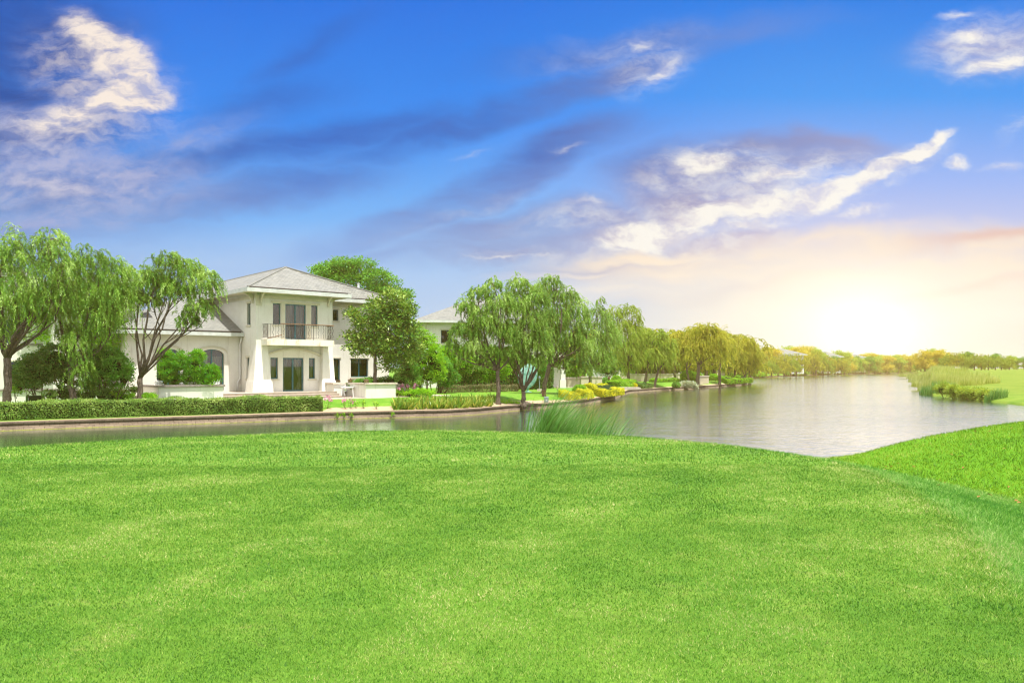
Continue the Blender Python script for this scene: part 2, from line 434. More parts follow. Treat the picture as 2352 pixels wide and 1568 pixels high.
M_REED = foliage('reed_blades', [(.014, .08, .010), (.045, .20, .02), (.11, .32, .05), (.40, .60, .24)], .35, .8)
M_REEDP = foliage('pale_reed_blades', [(.12, .20, .02), (.28, .38, .05), (.48, .54, .13), (.64, .66, .28)], .45, .5)
M_STRAP = foliage('strap_leaves', [(.012, .07, .006), (.045, .18, .010), (.16, .32, .02), (.66, .62, .14)], .25, 1.0, rough=.35)
M_FLOWER = foliage('pink_petals', [(.35, .07, .22), (.55, .16, .36), (.72, .30, .50), (.85, .50, .62)], .3, 3)
M_LEAFORANGE = mat('dry_leaf', (.42, .20, .06), (.25, .10, .03), 9)

def bark(name, c1, c2):
    m, t, o = newmat(name)
    oc = t.mapping(t.tex('Object'), scale=(1, 1, .22))
    n = t.noise(oc, 14, 6, .65); v = t.node('ShaderNodeTexVoronoi', feature='DISTANCE_TO_EDGE'); t.l.new(oc, v.inputs[0]); v.inputs['Scale'].default_value = 16
    h = t.m('ADD', t.rng(v.outputs[0], 0, .12, 0, .6), n)
    col = t.mix(t.rng(h, .35, 1.2), c1, c2)
    principled(t, o, col, .9, .15, bump(t, h, .9, .05))
    return m
M_BARK = bark('willow_bark', (.055, .04, .03), (.21, .165, .13))
M_BARKL = bark('smooth_bark', (.11, .085, .065), (.26, .21, .17))

M_STUCCO_, _t, _o = newmat('cream_stucco')
_g = _t.tex('Object')
_n = _t.noise(_g, .8, 5, .6); _s = _t.noise(_t.mapping(_g, scale=(1, 1, .12)), 3.5, 5, .6)
_c = _t.mix(_t.rng(_n, .35, .7), (.73, .705, .63), (.81, .79, .725))
_c = _t.mix(_t.m('MULTIPLY', _t.rng(_s, .56, .74), .35), _c, (.40, .35, .27))
principled(_t, _o, _c, .9, .2, bump(_t, _t.noise(_g, 60, 4), .15, .005))
M_STUCCO = M_STUCCO_
M_TRIM = mat('cream_trim', (.66, .62, .50), (.58, .54, .43), 2, .85, .2, .1)
M_WHITE = mat('white_paint', (.80, .81, .80), (.72, .73, .71), 3, .5, .4, .05)
M_FASCIA = mat('painted_fascia', (.64, .665, .635), (.52, .54, .50), 2.5, .6, .3, .05)
M_PLASTIC = mat('white_plastic', (.82, .82, .80), (.76, .76, .74), 5, .35, .5, .02)
M_TEAL = mat('teal_frame', (.015, .13, .16), (.010, .085, .105), 4, .4, .5, .05)
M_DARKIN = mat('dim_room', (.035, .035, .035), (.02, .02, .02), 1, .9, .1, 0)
M_CURTAIN, _t, _o = newmat('sheer_curtain')
_wv = _t.noise(_t.mapping(_t.tex('Object'), scale=(1, 1, .05)), 14, 3, .6)
principled(_t, _o, _t.mix(_t.rng(_wv, .35, .65), (.09, .085, .07), (.30, .285, .24)), .9, .1, bump(_t, _wv, .6, .05))
M_IRON = mat('dark_iron', (.045, .03, .025), (.02, .015, .012), 8, .55, .4, .2)
M_RUSTW = mat('worn_handrail', (.36, .22, .12), (.20, .10, .05), 6, .7, .3, .2, stretch=(1, 1, 1))
M_COPING = mat('stone_coping', (.34, .30, .27), (.22, .19, .17), 5, .85, .2, .4, .01, 40)
M_COPINGL = mat('pale_stone_coping', (.62, .54, .45), (.46, .39, .32), 4, .85, .2, .3, .01, 40)
M_PAVE = mat('patio_stone', (.55, .47, .38), (.42, .35, .28), 3, .9, .2, .3, .01, 30)
M_VERD = mat('verdigris_bronze', (.30, .52, .42), (.08, .26, .19), 3.5, .6, .35, .7, .03, 8)
M_GREYBOX = mat('grey_green_metal', (.20, .26, .25), (.15, .19, .19), 3, .6, .4, .05)
M_WOODD = mat('brown_wood', (.16, .09, .05), (.08, .045, .03), 8, .8, .2, .4, stretch=(1, 1, .2))
M_STEMB = mat('brown_stems', (.13, .09, .055), (.07, .05, .03), 5, .9, .1, .4)
M_LAMPGLASS = mat('amber_glass', (.55, .42, .20), (.40, .28, .10), 12, .4, .4, .2)
M_TIPI = mat('cream_block', (.58, .52, .36), (.48, .43, .30), 2, .9, .2, .2)

# stained balcony slab: cream paint with rust runs
M_SLAB, _t, _o = newmat('rust_stained_slab')
_g = _t.tex('Object')
_s = _t.noise(_t.mapping(_g, scale=(1.6, 1.6, .10)), 4.5, 5, .65)
_c = _t.mix(_t.rng(_s, .46, .66), (.80, .76, .64), (.50, .27, .09))
_c = _t.mix(_t.rng(_t.noise(_g, 1.3, 3), .45, .6), (.80, .77, .66), _c)
principled(_t, _o, _c, .85, .2, bump(_t, _s, .2, .01))

# window glass: see through with a mirror-like sheen
M_GLASS, _t, _o = newmat('window_glass')
_tr = _t.node('ShaderNodeBsdfTransparent'); _tr.inputs[0].default_value = (.80, .86, .86, 1)
_gl = _t.node('ShaderNodeBsdfGlossy'); _gl.inputs['Roughness'].default_value = .02
_lw = _t.node('ShaderNodeLayerWeight'); _lw.inputs[0].default_value = .35
_mx = _t.node('ShaderNodeMixShader'); _t.l.new(_t.rng(_lw.outputs['Fresnel'], 0, 1, .05, 1), _mx.inputs[0])
_t.l.new(_tr.outputs[0], _mx.inputs[1]); _t.l.new(_gl.outputs[0], _mx.inputs[2]); _t.l.new(_mx.outputs[0], _o.inputs[0])

# slate roof: courses that run level, each slate its own grey
def slate(name, ca, cb, cc):
    m, t, o = newmat(name)
    u = t.node('ShaderNodeUVMap'); uv = u.outputs[0]
    b = t.node('ShaderNodeTexBrick'); t.l.new(uv, b.inputs[0])
    b.inputs['Color1'].default_value = (*ca, 1); b.inputs['Color2'].default_value = (*cb, 1); b.inputs['Mortar'].default_value = (*cc, 1)
    b.inputs['Scale'].default_value = 1; b.inputs['Mortar Size'].default_value = .014; b.inputs['Mortar Smooth'].default_value = .4
    b.inputs['Brick Width'].default_value = .30; b.inputs['Row Height'].default_value = .21; b.inputs['Bias'].default_value = 0
    n = t.noise(uv, 1.1, 5, .65)
    col = t.mix(t.rng(n, .35, .7, 0, .55), b.outputs[0], t.mix(.5, ca, (.34, .33, .28)))
    sx = t.node('ShaderNodeSeparateXYZ'); t.l.new(uv, sx.inputs[0])
    saw = t.m('FRACT', t.m('DIVIDE', sx.outputs[1], .21))
    col = t.mix(t.rng(saw, .0, .16, .55, 0), col, cc)
    principled(t, o, col, .75, .3, bump(t, t.m('MULTIPLY', saw, -1), .6, .03))
    return m
M_SLATE = slate('grey_slate', (.17, .17, .155), (.25, .25, .225), (.06, .06, .055))

# split-face stone of the retaining wall
M_WALLST, _t, _o = newmat('retaining_wall_stone')
_uv = _t.node('ShaderNodeUVMap').outputs[0]
_b = _t.node('ShaderNodeTexBrick'); _t.l.new(_uv, _b.inputs[0])
for _k, _v in (('Color1', (.25, .185, .13, 1)), ('Color2', (.15, .11, .08, 1)), ('Mortar', (.03, .022, .018, 1))): _b.inputs[_k].default_value = _v
_b.inputs['Scale'].default_value = 1; _b.inputs['Brick Width'].default_value = .45; _b.inputs['Row Height'].default_value = .15; _b.inputs['Mortar Size'].default_value = .012
_n = _t.noise(_t.tex('Object'), 9, 6, .7); _n2 = _t.noise(_t.tex('Object'), 1.2, 3, .5)
_c = _t.mix(_t.rng(_n, .3, .7, 0, .75), _b.outputs[0], (.30, .235, .175)); _c = _t.mix(_t.rng(_n2, .4, .7, 0, .5), _c, (.085, .065, .05))
_sx = _t.node('ShaderNodeSeparateXYZ'); _t.l.new(_t.geo('Position'), _sx.inputs[0])
_c = _t.mix(_t.rng(_t.m('ADD', _sx.outputs[2], _t.m('MULTIPLY', _n, -.12)), -.025, -.05), _c, (.34, .34, .08))
principled(_t, _o, _c, .95, .15, bump(_t, _t.m('ADD', _n, _t.m('MULTIPLY', _b.outputs['Fac'], -.8)), .9, .05))

# grass ground: drift between yellow-green, green and a few worn straw spots
M_RIGHTY = None
def grass_ground(name, a, b, c, straw, soil=True, extra=False):
    m, t, o = newmat(name)
    g = t.geo('Position')
    n1 = t.noise(t.mapping(g, scale=(1, 1, 0)), .33, 5, .6); n2 = t.noise(g, 2.2, 5, .6); n3 = t.noise(g, 22, 5, .7); n4 = t.noise(t.mapping(g, loc=(9, 3, 0)), 60, 4, .7)
    col = t.mix(t.rng(n1, .36, .64), a, b)
    col = t.mix(t.rng(n2, .45, .7, 0, .7), col, c)
    col = t.mix(t.rng(n3, .35, .75, .0, .55), col, tuple(x * .35 for x in a))
    col = t.mix(t.rng(n4, .55, .75, 0, .5), col, tuple(min(1, x * 1.7) for x in c))
    col = t.mix(t.m('MULTIPLY', t.rng(n2, .56, .70), t.rng(n3, .5, .7), clamp=True), col, straw)
    if soil:
        s = t.attr('soil')
        sc = t.mix(t.rng(n3, .3, .7), (.30, .21, .13), (.58, .45, .30))
        col = t.mix(t.attr('fairway'), col, t.mix(t.rng(n1, .35, .65), (.12, .19, .015), (.19, .24, .03)))  # warm haze painted into the fairway grass as a yellower colour
        col = t.mix(t.rng(t.m('ADD', s, t.m('MULTIPLY_ADD', n2, .5, -.25)), .42, .6), col, sc)
    if extra:
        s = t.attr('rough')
        rc = t.mix(t.attr('yellow_slope'), (.08, .23, .02), (.12, .30, .008)); rc = t.mix(t.rng(n3, .35, .75, 0, .5), rc, (.04, .11, .01))
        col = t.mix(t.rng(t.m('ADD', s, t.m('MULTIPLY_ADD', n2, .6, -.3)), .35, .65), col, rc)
    principled(t, o, col, .9, .15, bump(t, t.m('ADD', n3, n4), .6, .03))
    return m
M_LAWN = grass_ground('lawn_grass', (.085, .21, .018), (.14, .28, .025), (.19, .32, .04), (.30, .28, .10), soil=False, extra=True)
M_GARDEN = grass_ground('garden_grass', (.09, .25, .015), (.16, .33, .025), (.24, .36, .05), (.36, .32, .14))

def blade_mat(name, ramp_, rough_ramp, yellow_ramp):
    m, t, o = newmat(name)
    g = t.geo('Position')
    n1 = t.noise(t.mapping(g, scale=(1, 1, 0)), .33, 5, .6); n2 = t.noise(t.mapping(g, scale=(1, 1, 0)), 2.2, 4, .6)
    mow = t.noise(t.mapping(g, rot=(0, 0, R(28)), scale=(.12, 1, 0)), .55, 3, .5)
    f = t.m('ADD', t.m('MULTIPLY', t.attr('rnd'), .85), t.m('MULTIPLY_ADD', n1, 1.0, -.47)); f = t.m('ADD', f, t.m('MULTIPLY_ADD', n2, .8, -.40)); f = t.m('ADD', f, t.m('MULTIPLY_ADD', mow, .7, -.36))
    f = t.m('ADD', f, t.m('MULTIPLY', t.m('SINE', t.m('MULTIPLY', t.m('ADD', t.attr('edge'), t.m('MULTIPLY', n1, 1.2)), 3.3)), .075), clamp=True)   # mowing bands that follow the mound edge
    col = t.mix(t.rng(t.m('ADD', t.attr('rough'), t.m('MULTIPLY_ADD', n2, .6, -.3)), .35, .65), t.ramp(f, ramp_), t.mix(t.attr('yellow_slope'), t.ramp(f, rough_ramp), t.ramp(f, yellow_ramp)))
    p = t.node('ShaderNodeBsdfPrincipled'); t.put(p.inputs['Base Color'], col); p.inputs['Roughness'].default_value = .5; p.inputs['Specular IOR Level'].default_value = .3
    tr = t.node('ShaderNodeBsdfTranslucent'); t.put(tr.inputs[0], col)
    mx = t.node('ShaderNodeMixShader'); mx.inputs[0].default_value = .35
    t.l.new(p.outputs[0], mx.inputs[1]); t.l.new(tr.outputs[0], mx.inputs[2]); t.l.new(mx.outputs[0], o.inputs[0])
    return m
M_BLADE = blade_mat('grass_blades',
    [(0, (.02, .095, .005)), (.3, (.065, .205, .008)), (.58, (.145, .32, .014)), (.82, (.34, .46, .08)), (1, (.68, .60, .30))],
    [(0, (.045, .20, .015)), (.35, (.12, .34, .03)), (.62, (.25, .47, .07)), (.85, (.42, .58, .18)), (1, (.55, .50, .24))],
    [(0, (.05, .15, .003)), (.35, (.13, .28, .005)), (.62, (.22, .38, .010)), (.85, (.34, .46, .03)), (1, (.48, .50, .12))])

# lake
M_WATER, _t, _o = newmat('lake_water')
_g = _t.geo('Position')
_w1 = _t.noise(_t.mapping(_g, rot=(0, 0, R(12)), scale=(1.0, 1.7, 1)), 2.1, 3, .55, .6)
_w2 = _t.noise(_t.mapping(_g, rot=(0, 0, R(-20)), scale=(1, 1.5, 1)), 7.5, 3, .5)
_w3 = _t.noise(_g, .05, 3, .5)
_w0 = _t.noise(_t.mapping(_g, rot=(0, 0, R(8)), scale=(.45, 1.0, 1)), .9, 3, .5)
_h = _t.m('ADD', _t.m('MULTIPLY', _t.m('ADD', _w1, _t.m('MULTIPLY', _w0, 1.2)), _t.rng(_w3, .35, .65, .7, 1.3)), _t.m('MULTIPLY', _w2, .10))
_px = _t.node('ShaderNodeSeparateXYZ'); _t.l.new(_g, _px.inputs[0])
_calm = _t.rng(_t.m('ADD', _px.outputs[0], _t.m('MULTIPLY', _px.outputs[1], .12)), -8, 16, .22, 1.0, True)   # the channel under the trees is sheltered
_bn = bump(_t, _t.m('MULTIPLY', _h, _calm), .26, .12)
_p = principled(_t, _o, (.026, .085, .024), .25, .2, _bn)
_gl = _t.node('ShaderNodeBsdfGlossy'); _gl.inputs['Color'].default_value = (.98, .985, 1.0, 1); _gl.inputs['Roughness'].default_value = .10; _t.l.new(_bn, _gl.inputs['Normal'])
_lw = _t.node('ShaderNodeLayerWeight'); _lw.inputs[0].default_value = .5; _t.l.new(_bn, _lw.inputs['Normal'])
_mx = _t.node('ShaderNodeMixShader'); _t.l.new(_t.m('MULTIPLY', _t.rng(_lw.outputs['Facing'], .35, .80, .15, .98), _t.rng(_calm, .22, 1, .62, 1)), _mx.inputs[0])
_t.l.new(_p.outputs[0], _mx.inputs[1]); _t.l.new(_gl.outputs[0], _mx.inputs[2]); _t.l.new(_mx.outputs[0], _o.inputs[0])
# ------------------------------------------------------------------ terrain and water
def build_terrain():
    # near lawn: rings round the viewer
    ang = np.concatenate([np.linspace(R(-42), R(42), 300), np.linspace(R(42), R(318), 160)[1:-1]])
    rad = np.concatenate([np.linspace(.3, 3, 8), np.geomspace(3.1, 34, 190), np.geomspace(36, 420, 26)])
    A, Rr = np.meshgrid(ang, rad)
    P = np.stack([np.sin(A) * Rr, np.cos(A) * Rr], -1).reshape(-1, 2)
    z, s = near_z(P)
    n, k = len(rad), len(ang)
    V = np.column_stack([P, z]); V = np.vstack([V, [[0, 0, 1.45]]])
    i, j = np.meshgrid(np.arange(n - 1), np.arange(k), indexing='ij'); j2 = (j + 1) % k
    Q = np.stack([i * k + j, (i + 1) * k + j, (i + 1) * k + j2, i * k + j2], -1).reshape(-1, 4)[:, ::-1]
    rough = smooth(-.6, .7, np.append(s, -9)); yellow_slope = smooth(1.6, 4.2, np.append(s, -9)) * smooth(8.5, 12.5, V[:, 1])  # rough fringe, then yellower grass on the slope beyond
    me = mesh_np('lawn', V, Q, M_LAWN, smooth_=True, vattr={'rough': rough, 'yellow_slope': yellow_slope, 'edge': np.append(s, -9)})
    link('lawn', me, kind='structure')
    # far land: rows that follow the far shore
    u = np.unique(np.concatenate([np.linspace(-2.8, -.75, 60), np.linspace(-.75, U_TIP, 420), np.linspace(U_TIP, U_RIGHT, 80), np.linspace(U_RIGHT, .75, 120), np.linspace(.75, 2.6, 60), [U_TIP + .0004, U_RIGHT + .0006]]))
    offs = np.array([.12, .3, .45, .7, 1, 1.4, 1.8, 2.3, 3, 4, 5, 6, 8, 10, 13, 17, 22, 28, 36, 46, 60, 80, 105, 140, 180, 240, 320, 450, 700, 1200, 2400, 5000.])
    U, O = np.meshgrid(u, offs)
    Y = shore(U) + O; X = U * Y
    Z = far_z(X, Y)
    V = np.stack([X, Y, Z], -1).reshape(-1, 3)
    k = len(u)
    i, j = np.meshgrid(np.arange(len(offs) - 1), np.arange(k - 1), indexing='ij')
    Q = np.stack([i * k + j, i * k + j + 1, (i + 1) * k + j + 1, (i + 1) * k + j], -1).reshape(-1, 4)
    # the beds along the wall: bare soil where nothing is planted
    PXc = U * F + 1176
    bed = np.interp(PXc, [300, 600, 735, 760, 905, 930, 1100, 1260, 1420, 1440, 1460, 1500, 1600, 1720], [.5, .8, 1.2, 2.4, 2.6, 2.0, 3.4, 2.2, 1.2, 4, 3.2, 1.6, 2.0, 3.0])
    soil = np.clip(.5 + (bed - O) * .6, 0, 1) * (PXc < 1722)
    link('garden_ground', mesh_np('garden_ground', V, Q, M_GARDEN, smooth_=True, vattr={'soil': soil.ravel(), 'fairway': (smooth(20, 60, X) * smooth(.40, .56, U)).ravel()}), kind='structure')  # fairway: where the grass colour imitates warm haze
    # lake sheet and its bed
    m = MB(); m.poly([(-6000, -300, 0), (6000, -300, 0), (6000, 6000, 0), (-6000, 6000, 0)])
    m.build('lake_water', M_WATER, kind='structure')
    m = MB(); m.poly([(-8000, -8000, -1.6), (8000, -8000, -1.6), (8000, 8000, -1.6), (-8000, 8000, -1.6)])
    m.build('ground', mat('lake_bed', (.10, .12, .06), (.07, .09, .05), .1), kind='structure')
build_terrain()

# ------------------------------------------------------------------ mown grass, blade by blade out to the crest
def build_grass():
    rg = np.random.default_rng(5)
    def ring(d0, d1, dens, h, wd, seed):
        n = int(.70 * (d1 * d1 - d0 * d0) * dens)
        d = np.sqrt(rg.uniform(d0 * d0, d1 * d1, n)); u = rg.uniform(-.70, .70, n)
        P = np.column_stack([u * d, d]); z, s = near_z(P)
        keep = z > .15
        P, z, s, d = P[keep], z[keep], s[keep], d[keep]; n = len(P)
        ro = smooth(-.6, .7, s)
        hh = h * rg.uniform(.5, 1.25, n) * (1 + .9 * ro); a = rg.uniform(0, 2 * math.pi, n)
        lean = rg.uniform(.2, 1.2, n) * hh; la = rg.uniform(0, 2 * math.pi, n)
        w_ = wd * rg.uniform(.6, 1.3, n)
        b = np.column_stack([P, z - .004])
        side = np.column_stack([np.cos(a) * w_, np.sin(a) * w_, np.zeros(n)])
        tip = b + np.column_stack([np.cos(la) * lean, np.sin(la) * lean, hh])
        V = np.stack([b - side, b + side, tip], 1).reshape(-1, 3)
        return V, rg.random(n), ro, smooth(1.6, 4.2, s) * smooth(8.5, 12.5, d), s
    parts = [ring(2.9, 5.2, 13000, .019, .0023, 1), ring(5.2, 8.5, 7000, .022, .0032, 2), ring(8.5, 13, 3200, .026, .0046, 3), ring(13, 31, 620, .034, .0085, 4)]
    V = np.vstack([p[0] for p in parts]); r = np.concatenate([p[1] for p in parts]); ro = np.repeat(np.concatenate([p[2] for p in parts]), 3)
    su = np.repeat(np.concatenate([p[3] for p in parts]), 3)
    me = mesh_np('grass', V, np.arange(len(V)).reshape(-1, 3), M_BLADE, attr=r, vattr={'rough': ro, 'yellow_slope': su, 'edge': np.repeat(np.concatenate([p[4] for p in parts]), 3)})
    link('grass', me, kind='stuff', label='short mown green grass covering the near lawn', category='grass')
build_grass()

# ------------------------------------------------------------------ retaining wall along the far shore
def wall_run(us, name, label, top=.42):
    pts = [Vector((u * float(shore(u)), float(shore(u)), 0)) for u in us]
    prof = [(-.02, -.9), (-.02, .15), (.03, .16), (.03, .29), (.0, .30), (.0, top), (.05, top + .012), (.46, top + .012), (.46, -.5)]
    V = []; UV = []; s = 0
    for i, p in enumerate(pts):
        if i: s += (p - pts[i - 1]).length
        tn = (pts[min(i + 1, len(pts) - 1)] - pts[max(i - 1, 0)]).normalized()
        inward = Vector((-tn.y, tn.x, 0))
        if inward.dot(p) < 0: inward = -inward
        wob = .012 * math.sin(s * 2.1) + .01 * math.sin(s * 5.3)
        v = 0; prev = prof[0]
        for a, z in prof:
            q = p + inward * (a + wob * (z > 0 and a < .2)); V.append((q.x, q.y, z))
            v += math.hypot(a - prev[0], z - prev[1]); prev = (a, z)
            UV.append((s, v))
    k = len(prof); n = len(pts)
    Q = [(i * k + j, (i + 1) * k + j, (i + 1) * k + j + 1, i * k + j + 1) for i in range(n - 1) for j in range(k - 1)]
    me = mesh_np(name, V, Q, M_WALLST, uv=UV)
    link(name, me, label=label, category='wall')
wall_run(np.concatenate([np.linspace(-2.0, -.8, 25), np.linspace(-.79, U_TIP, 520)]), 'retaining_wall', 'low brown split stone retaining wall along the near garden shore')
wall_run(np.linspace(U_TIP + .001, U_RIGHT - .002, 80), 'retaining_wall', 'pale low stone wall along the distant shore beyond the headland', .5)
# ------------------------------------------------------------------ houses
E1 = Vector((.7536, .6574)); E2 = Vector((-.6574, .7536)); OA = Vector((-17.9, 53.3)); ZB = 1.43
RZ = math.atan2(E1.y, E1.x)
def s_at(X, t):
    r = (X - 1176) / F; bx, by = OA.x + t * E2.x, OA.y + t * E2.y
    return (r * by - bx) / (E1.x - r * E1.y)
def z_at(Y, s, t):
    d = OA.y + s * E1.y + t * E2.y
    return HC + (YH - Y) / F * d - ZB
def world_of(s, t, z=0): return Vector((OA.x + s * E1.x + t * E2.x, OA.y + s * E1.y + t * E2.y, ZB + z))

def wall_sheet(mb, tf, u0, u1, z0, z1, holes, rev=.18):
    """outer face of a wall with openings and their reveals; tf(u, w, z) -> point, w goes inwards"""
    us = sorted({u0, u1, *[h[0] for h in holes], *[h[1] for h in holes]}); zs = sorted({z0, z1, *[h[2] for h in holes], *[h[3] for h in holes]})
    for a, b in zip(us[:-1], us[1:]):
        for c, d in zip(zs[:-1], zs[1:]):
            mu, mz = (a + b) / 2, (c + d) / 2
            if any(h[0] < mu < h[1] and h[2] < mz < h[3] for h in holes): continue
            mb.poly([tf(a, 0, c), tf(b, 0, c), tf(b, 0, d), tf(a, 0, d)])
    for h in holes:
        a, b, c, d = h
        mb.poly([tf(a, 0, c), tf(a, rev, c), tf(a, rev, d), tf(a, 0, d)]); mb.poly([tf(b, 0, c), tf(b, 0, d), tf(b, rev, d), tf(b, rev, c)])
        mb.poly([tf(a, 0, d), tf(a, rev, d), tf(b, rev, d), tf(b, 0, d)]); mb.poly([tf(a, 0, c), tf(b, 0, c), tf(b, rev, c), tf(a, rev, c)])

def tbox(mb, tf, u0, u1, w0, w1, z0, z1):
    b = [tf(u0, w0, z0), tf(u1, w0, z0), tf(u1, w1, z0), tf(u0, w1, z0)]; t = [tf(u0, w0, z1), tf(u1, w0, z1), tf(u1, w1, z1), tf(u0, w1, z1)]
    mb.hexa(b, t)

def window(root, tf, u0, u1, z0, z1, name='window', cols=2, rows=1, w=.12, fr=.06, curtain=None, sill=True, head=True, arch=0, fm=None, trim=.09):
    fm = fm or M_TEAL
    m = MB(); bars = [u0 + (u1 - u0) * i / cols for i in range(cols + 1)]
    for i, b in enumerate(bars):
        k = fr * (1.25 if 0 < i < cols else 1)
        c = min(max(b, u0 + k / 2), u1 - k / 2)
        tbox(m, tf, c - k / 2, c + k / 2, w, w + .06, z0, z1)
    for i in range(rows + 1):
        c = z0 + (z1 - z0) * (i if i in (0, rows) else i / rows * 1.0) / rows
        c = min(max(c, z0 + fr / 2), z1 - fr / 2)
        for a, b in zip(bars[:-1], bars[1:]): tbox(m, tf, a + fr * .6, b - fr * .6, w + .004, w + .056, c - fr / 2, c + fr / 2)
    win = m.build(name, fm, root)
    p = MB(); p.poly([tf(u0 + .02, w + .03, z0 + .02), tf(u1 - .02, w + .03, z0 + .02), tf(u1 - .02, w + .03, z1 - .02), tf(u0 + .02, w + .03, z1 - .02)])
    p.build('pane', M_GLASS, win)
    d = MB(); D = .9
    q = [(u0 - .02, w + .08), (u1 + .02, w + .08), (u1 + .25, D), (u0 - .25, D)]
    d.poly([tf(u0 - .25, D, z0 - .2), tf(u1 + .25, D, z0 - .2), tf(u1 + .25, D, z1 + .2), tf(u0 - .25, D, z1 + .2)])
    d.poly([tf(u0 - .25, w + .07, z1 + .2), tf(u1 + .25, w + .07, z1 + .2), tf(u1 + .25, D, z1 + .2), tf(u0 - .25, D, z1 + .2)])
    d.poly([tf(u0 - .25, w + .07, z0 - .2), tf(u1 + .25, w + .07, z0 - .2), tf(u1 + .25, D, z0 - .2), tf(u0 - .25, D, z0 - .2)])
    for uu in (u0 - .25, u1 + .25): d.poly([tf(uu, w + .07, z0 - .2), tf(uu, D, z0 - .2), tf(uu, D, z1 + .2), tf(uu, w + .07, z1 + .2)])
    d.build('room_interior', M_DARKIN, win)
    def drape(ua, ub, za, zb, tie=None):
        c = MB(); N = 22; rows_ = 8; V = []
        for j in range(rows_ + 1):
            f = j / rows_; z = za + (zb - za) * f
            for i in range(N + 1):
                g = i / N; a, b = ua, ub
                if tie == 'r': a = ua + (ub - ua) * .75 * max(0, 1 - abs(f - .35) * 1.6) if f > 0 else ua
                if tie == 'l': b = ub - (ub - ua) * .75 * max(0, 1 - abs(f - .35) * 1.6)
                V.append(tf(a + (b - a) * g, w + .22 + .035 * math.sin(g * 26), z))
        fs = [(j * (N + 1) + i, j * (N + 1) + i + 1, (j + 1) * (N + 1) + i + 1, (j + 1) * (N + 1) + i) for j in range(rows_) for i in range(N)]
        c.add(V, fs); c.build('curtain', M_CURTAIN, win, smooth_=True)
    for c in curtain or []: drape(*c)
    if sill:
        s = MB(); tbox(s, tf, u0 - .09, u1 + .09, -.07, .11, z0 - .11, z0 - .002); s.build('sill', M_TRIM, win)
    if head:
        s = MB(); tbox(s, tf, u0 - .09, u1 + .09, -.05, .03, z1 + .01, z1 + .13); s.build('lintel', M_TRIM, win)
    return win

def roof_faces(m, polys, uvs_dir):
    pass
def roof_mesh(name, faces, parent, material, thick=.06):
    """sloping roof planes; texture coordinates run along the eaves and up the slope"""
    V = []; Q = []; UV = []; F_ = []
    for f in faces:
        ps = [Vector(p) for p in f]
        n = (ps[1] - ps[0]).cross(ps[2] - ps[0]).normalized()
        if n.z < 0: ps.reverse(); n = -n
        lv = Vector((-n.y, n.x, 0)).normalized() if abs(n.z) < .999 else Vector((1, 0, 0))
        up = n.cross(lv)
        b = len(V)
        for p in ps: V.append(tuple(p)); UV.append((p.dot(lv), p.dot(up)))
        F_.append(tuple(range(b, b + len(ps))))
    me = bpy.data.meshes.new(name); me.from_pydata(V, [], F_); me.materials.append(material)
    l = me.uv_layers.new(name='UVMap')
    for lp in me.loops: l.data[lp.index].uv = UV[lp.vertex_index]
    me.update()
    return link(name, me, parent)

def bracket(root, p, d, L=.75, H=.75, w=.11):
    """curved eave bracket under a soffit: p is the wall point at soffit height, d the outward direction"""
    p = Vector(p); d = Vector(d).normalized(); sd = Vector((-d.y, d.x, 0))
    m = MB(); N = 8; prof = []
    for i in range(N + 1):
        a = i / N * math.pi / 2
        prof.append((L * (1 - math.cos(a)) , -H + H * math.sin(a)))
    inner = [(x + .0, z) for x, z in prof]; outer = [(max(x - .13, 0) , z + .13 if z + .13 < 0 else 0) for x, z in prof]
    V = []; F_ = []
    for (x, z), (x2, z2) in zip(inner, outer):
        for k in (-w / 2, w / 2):
            V += [tuple(p + d * (x + .14) + sd * k + Vector((0, 0, z))), tuple(p + d * x2 + sd * k + Vector((0, 0, z2)))]
    for i in range(N):
        a = i * 4; b = a + 4
        F_ += [(a, b, b + 1, a + 1), (a + 2, a + 3, b + 3, b + 2), (a, a + 2, b + 2, b), (a + 1, b + 1, b + 3, a + 3)]
    F_ += [(0, 1, 3, 2), (N * 4, N * 4 + 2, N * 4 + 3, N * 4 + 1)]
    m.add(V, F_); return m.build('bracket', M_TRIM, root)

def fascia_run(m, pts, z0, z1, th=.05):
    for a, b in zip(pts[:-1], pts[1:]):
        a = Vector(a); b = Vector(b); t = (b - a).normalized(); n = Vector((t.y, -t.x)) * th
        q = [a, b, b - n, a - n]
        m.hexa([(p.x, p.y, z0) for p in q], [(p.x, p.y, z1) for p in q])

def gutter(m, a, b, z):
    m.tube([(a[0], a[1], z), (b[0], b[1], z)], .065, 6)

# ---- the villa
villa = thing('villa', 'two storey cream stucco villa with grey slate hip roof, iron balcony and teal doors', 'house', (OA.x, OA.y, ZB), RZ)
HW = 5.88; HT = 6.97                       # tower width and wall height to the soffit
front = lambda u, w, z: (u, w, z)          # faces the lake
lower = lambda u, w, z: (u, .35 + w, z)
side = lambda u, w, z: (w, u, z)           # faces left; u runs back

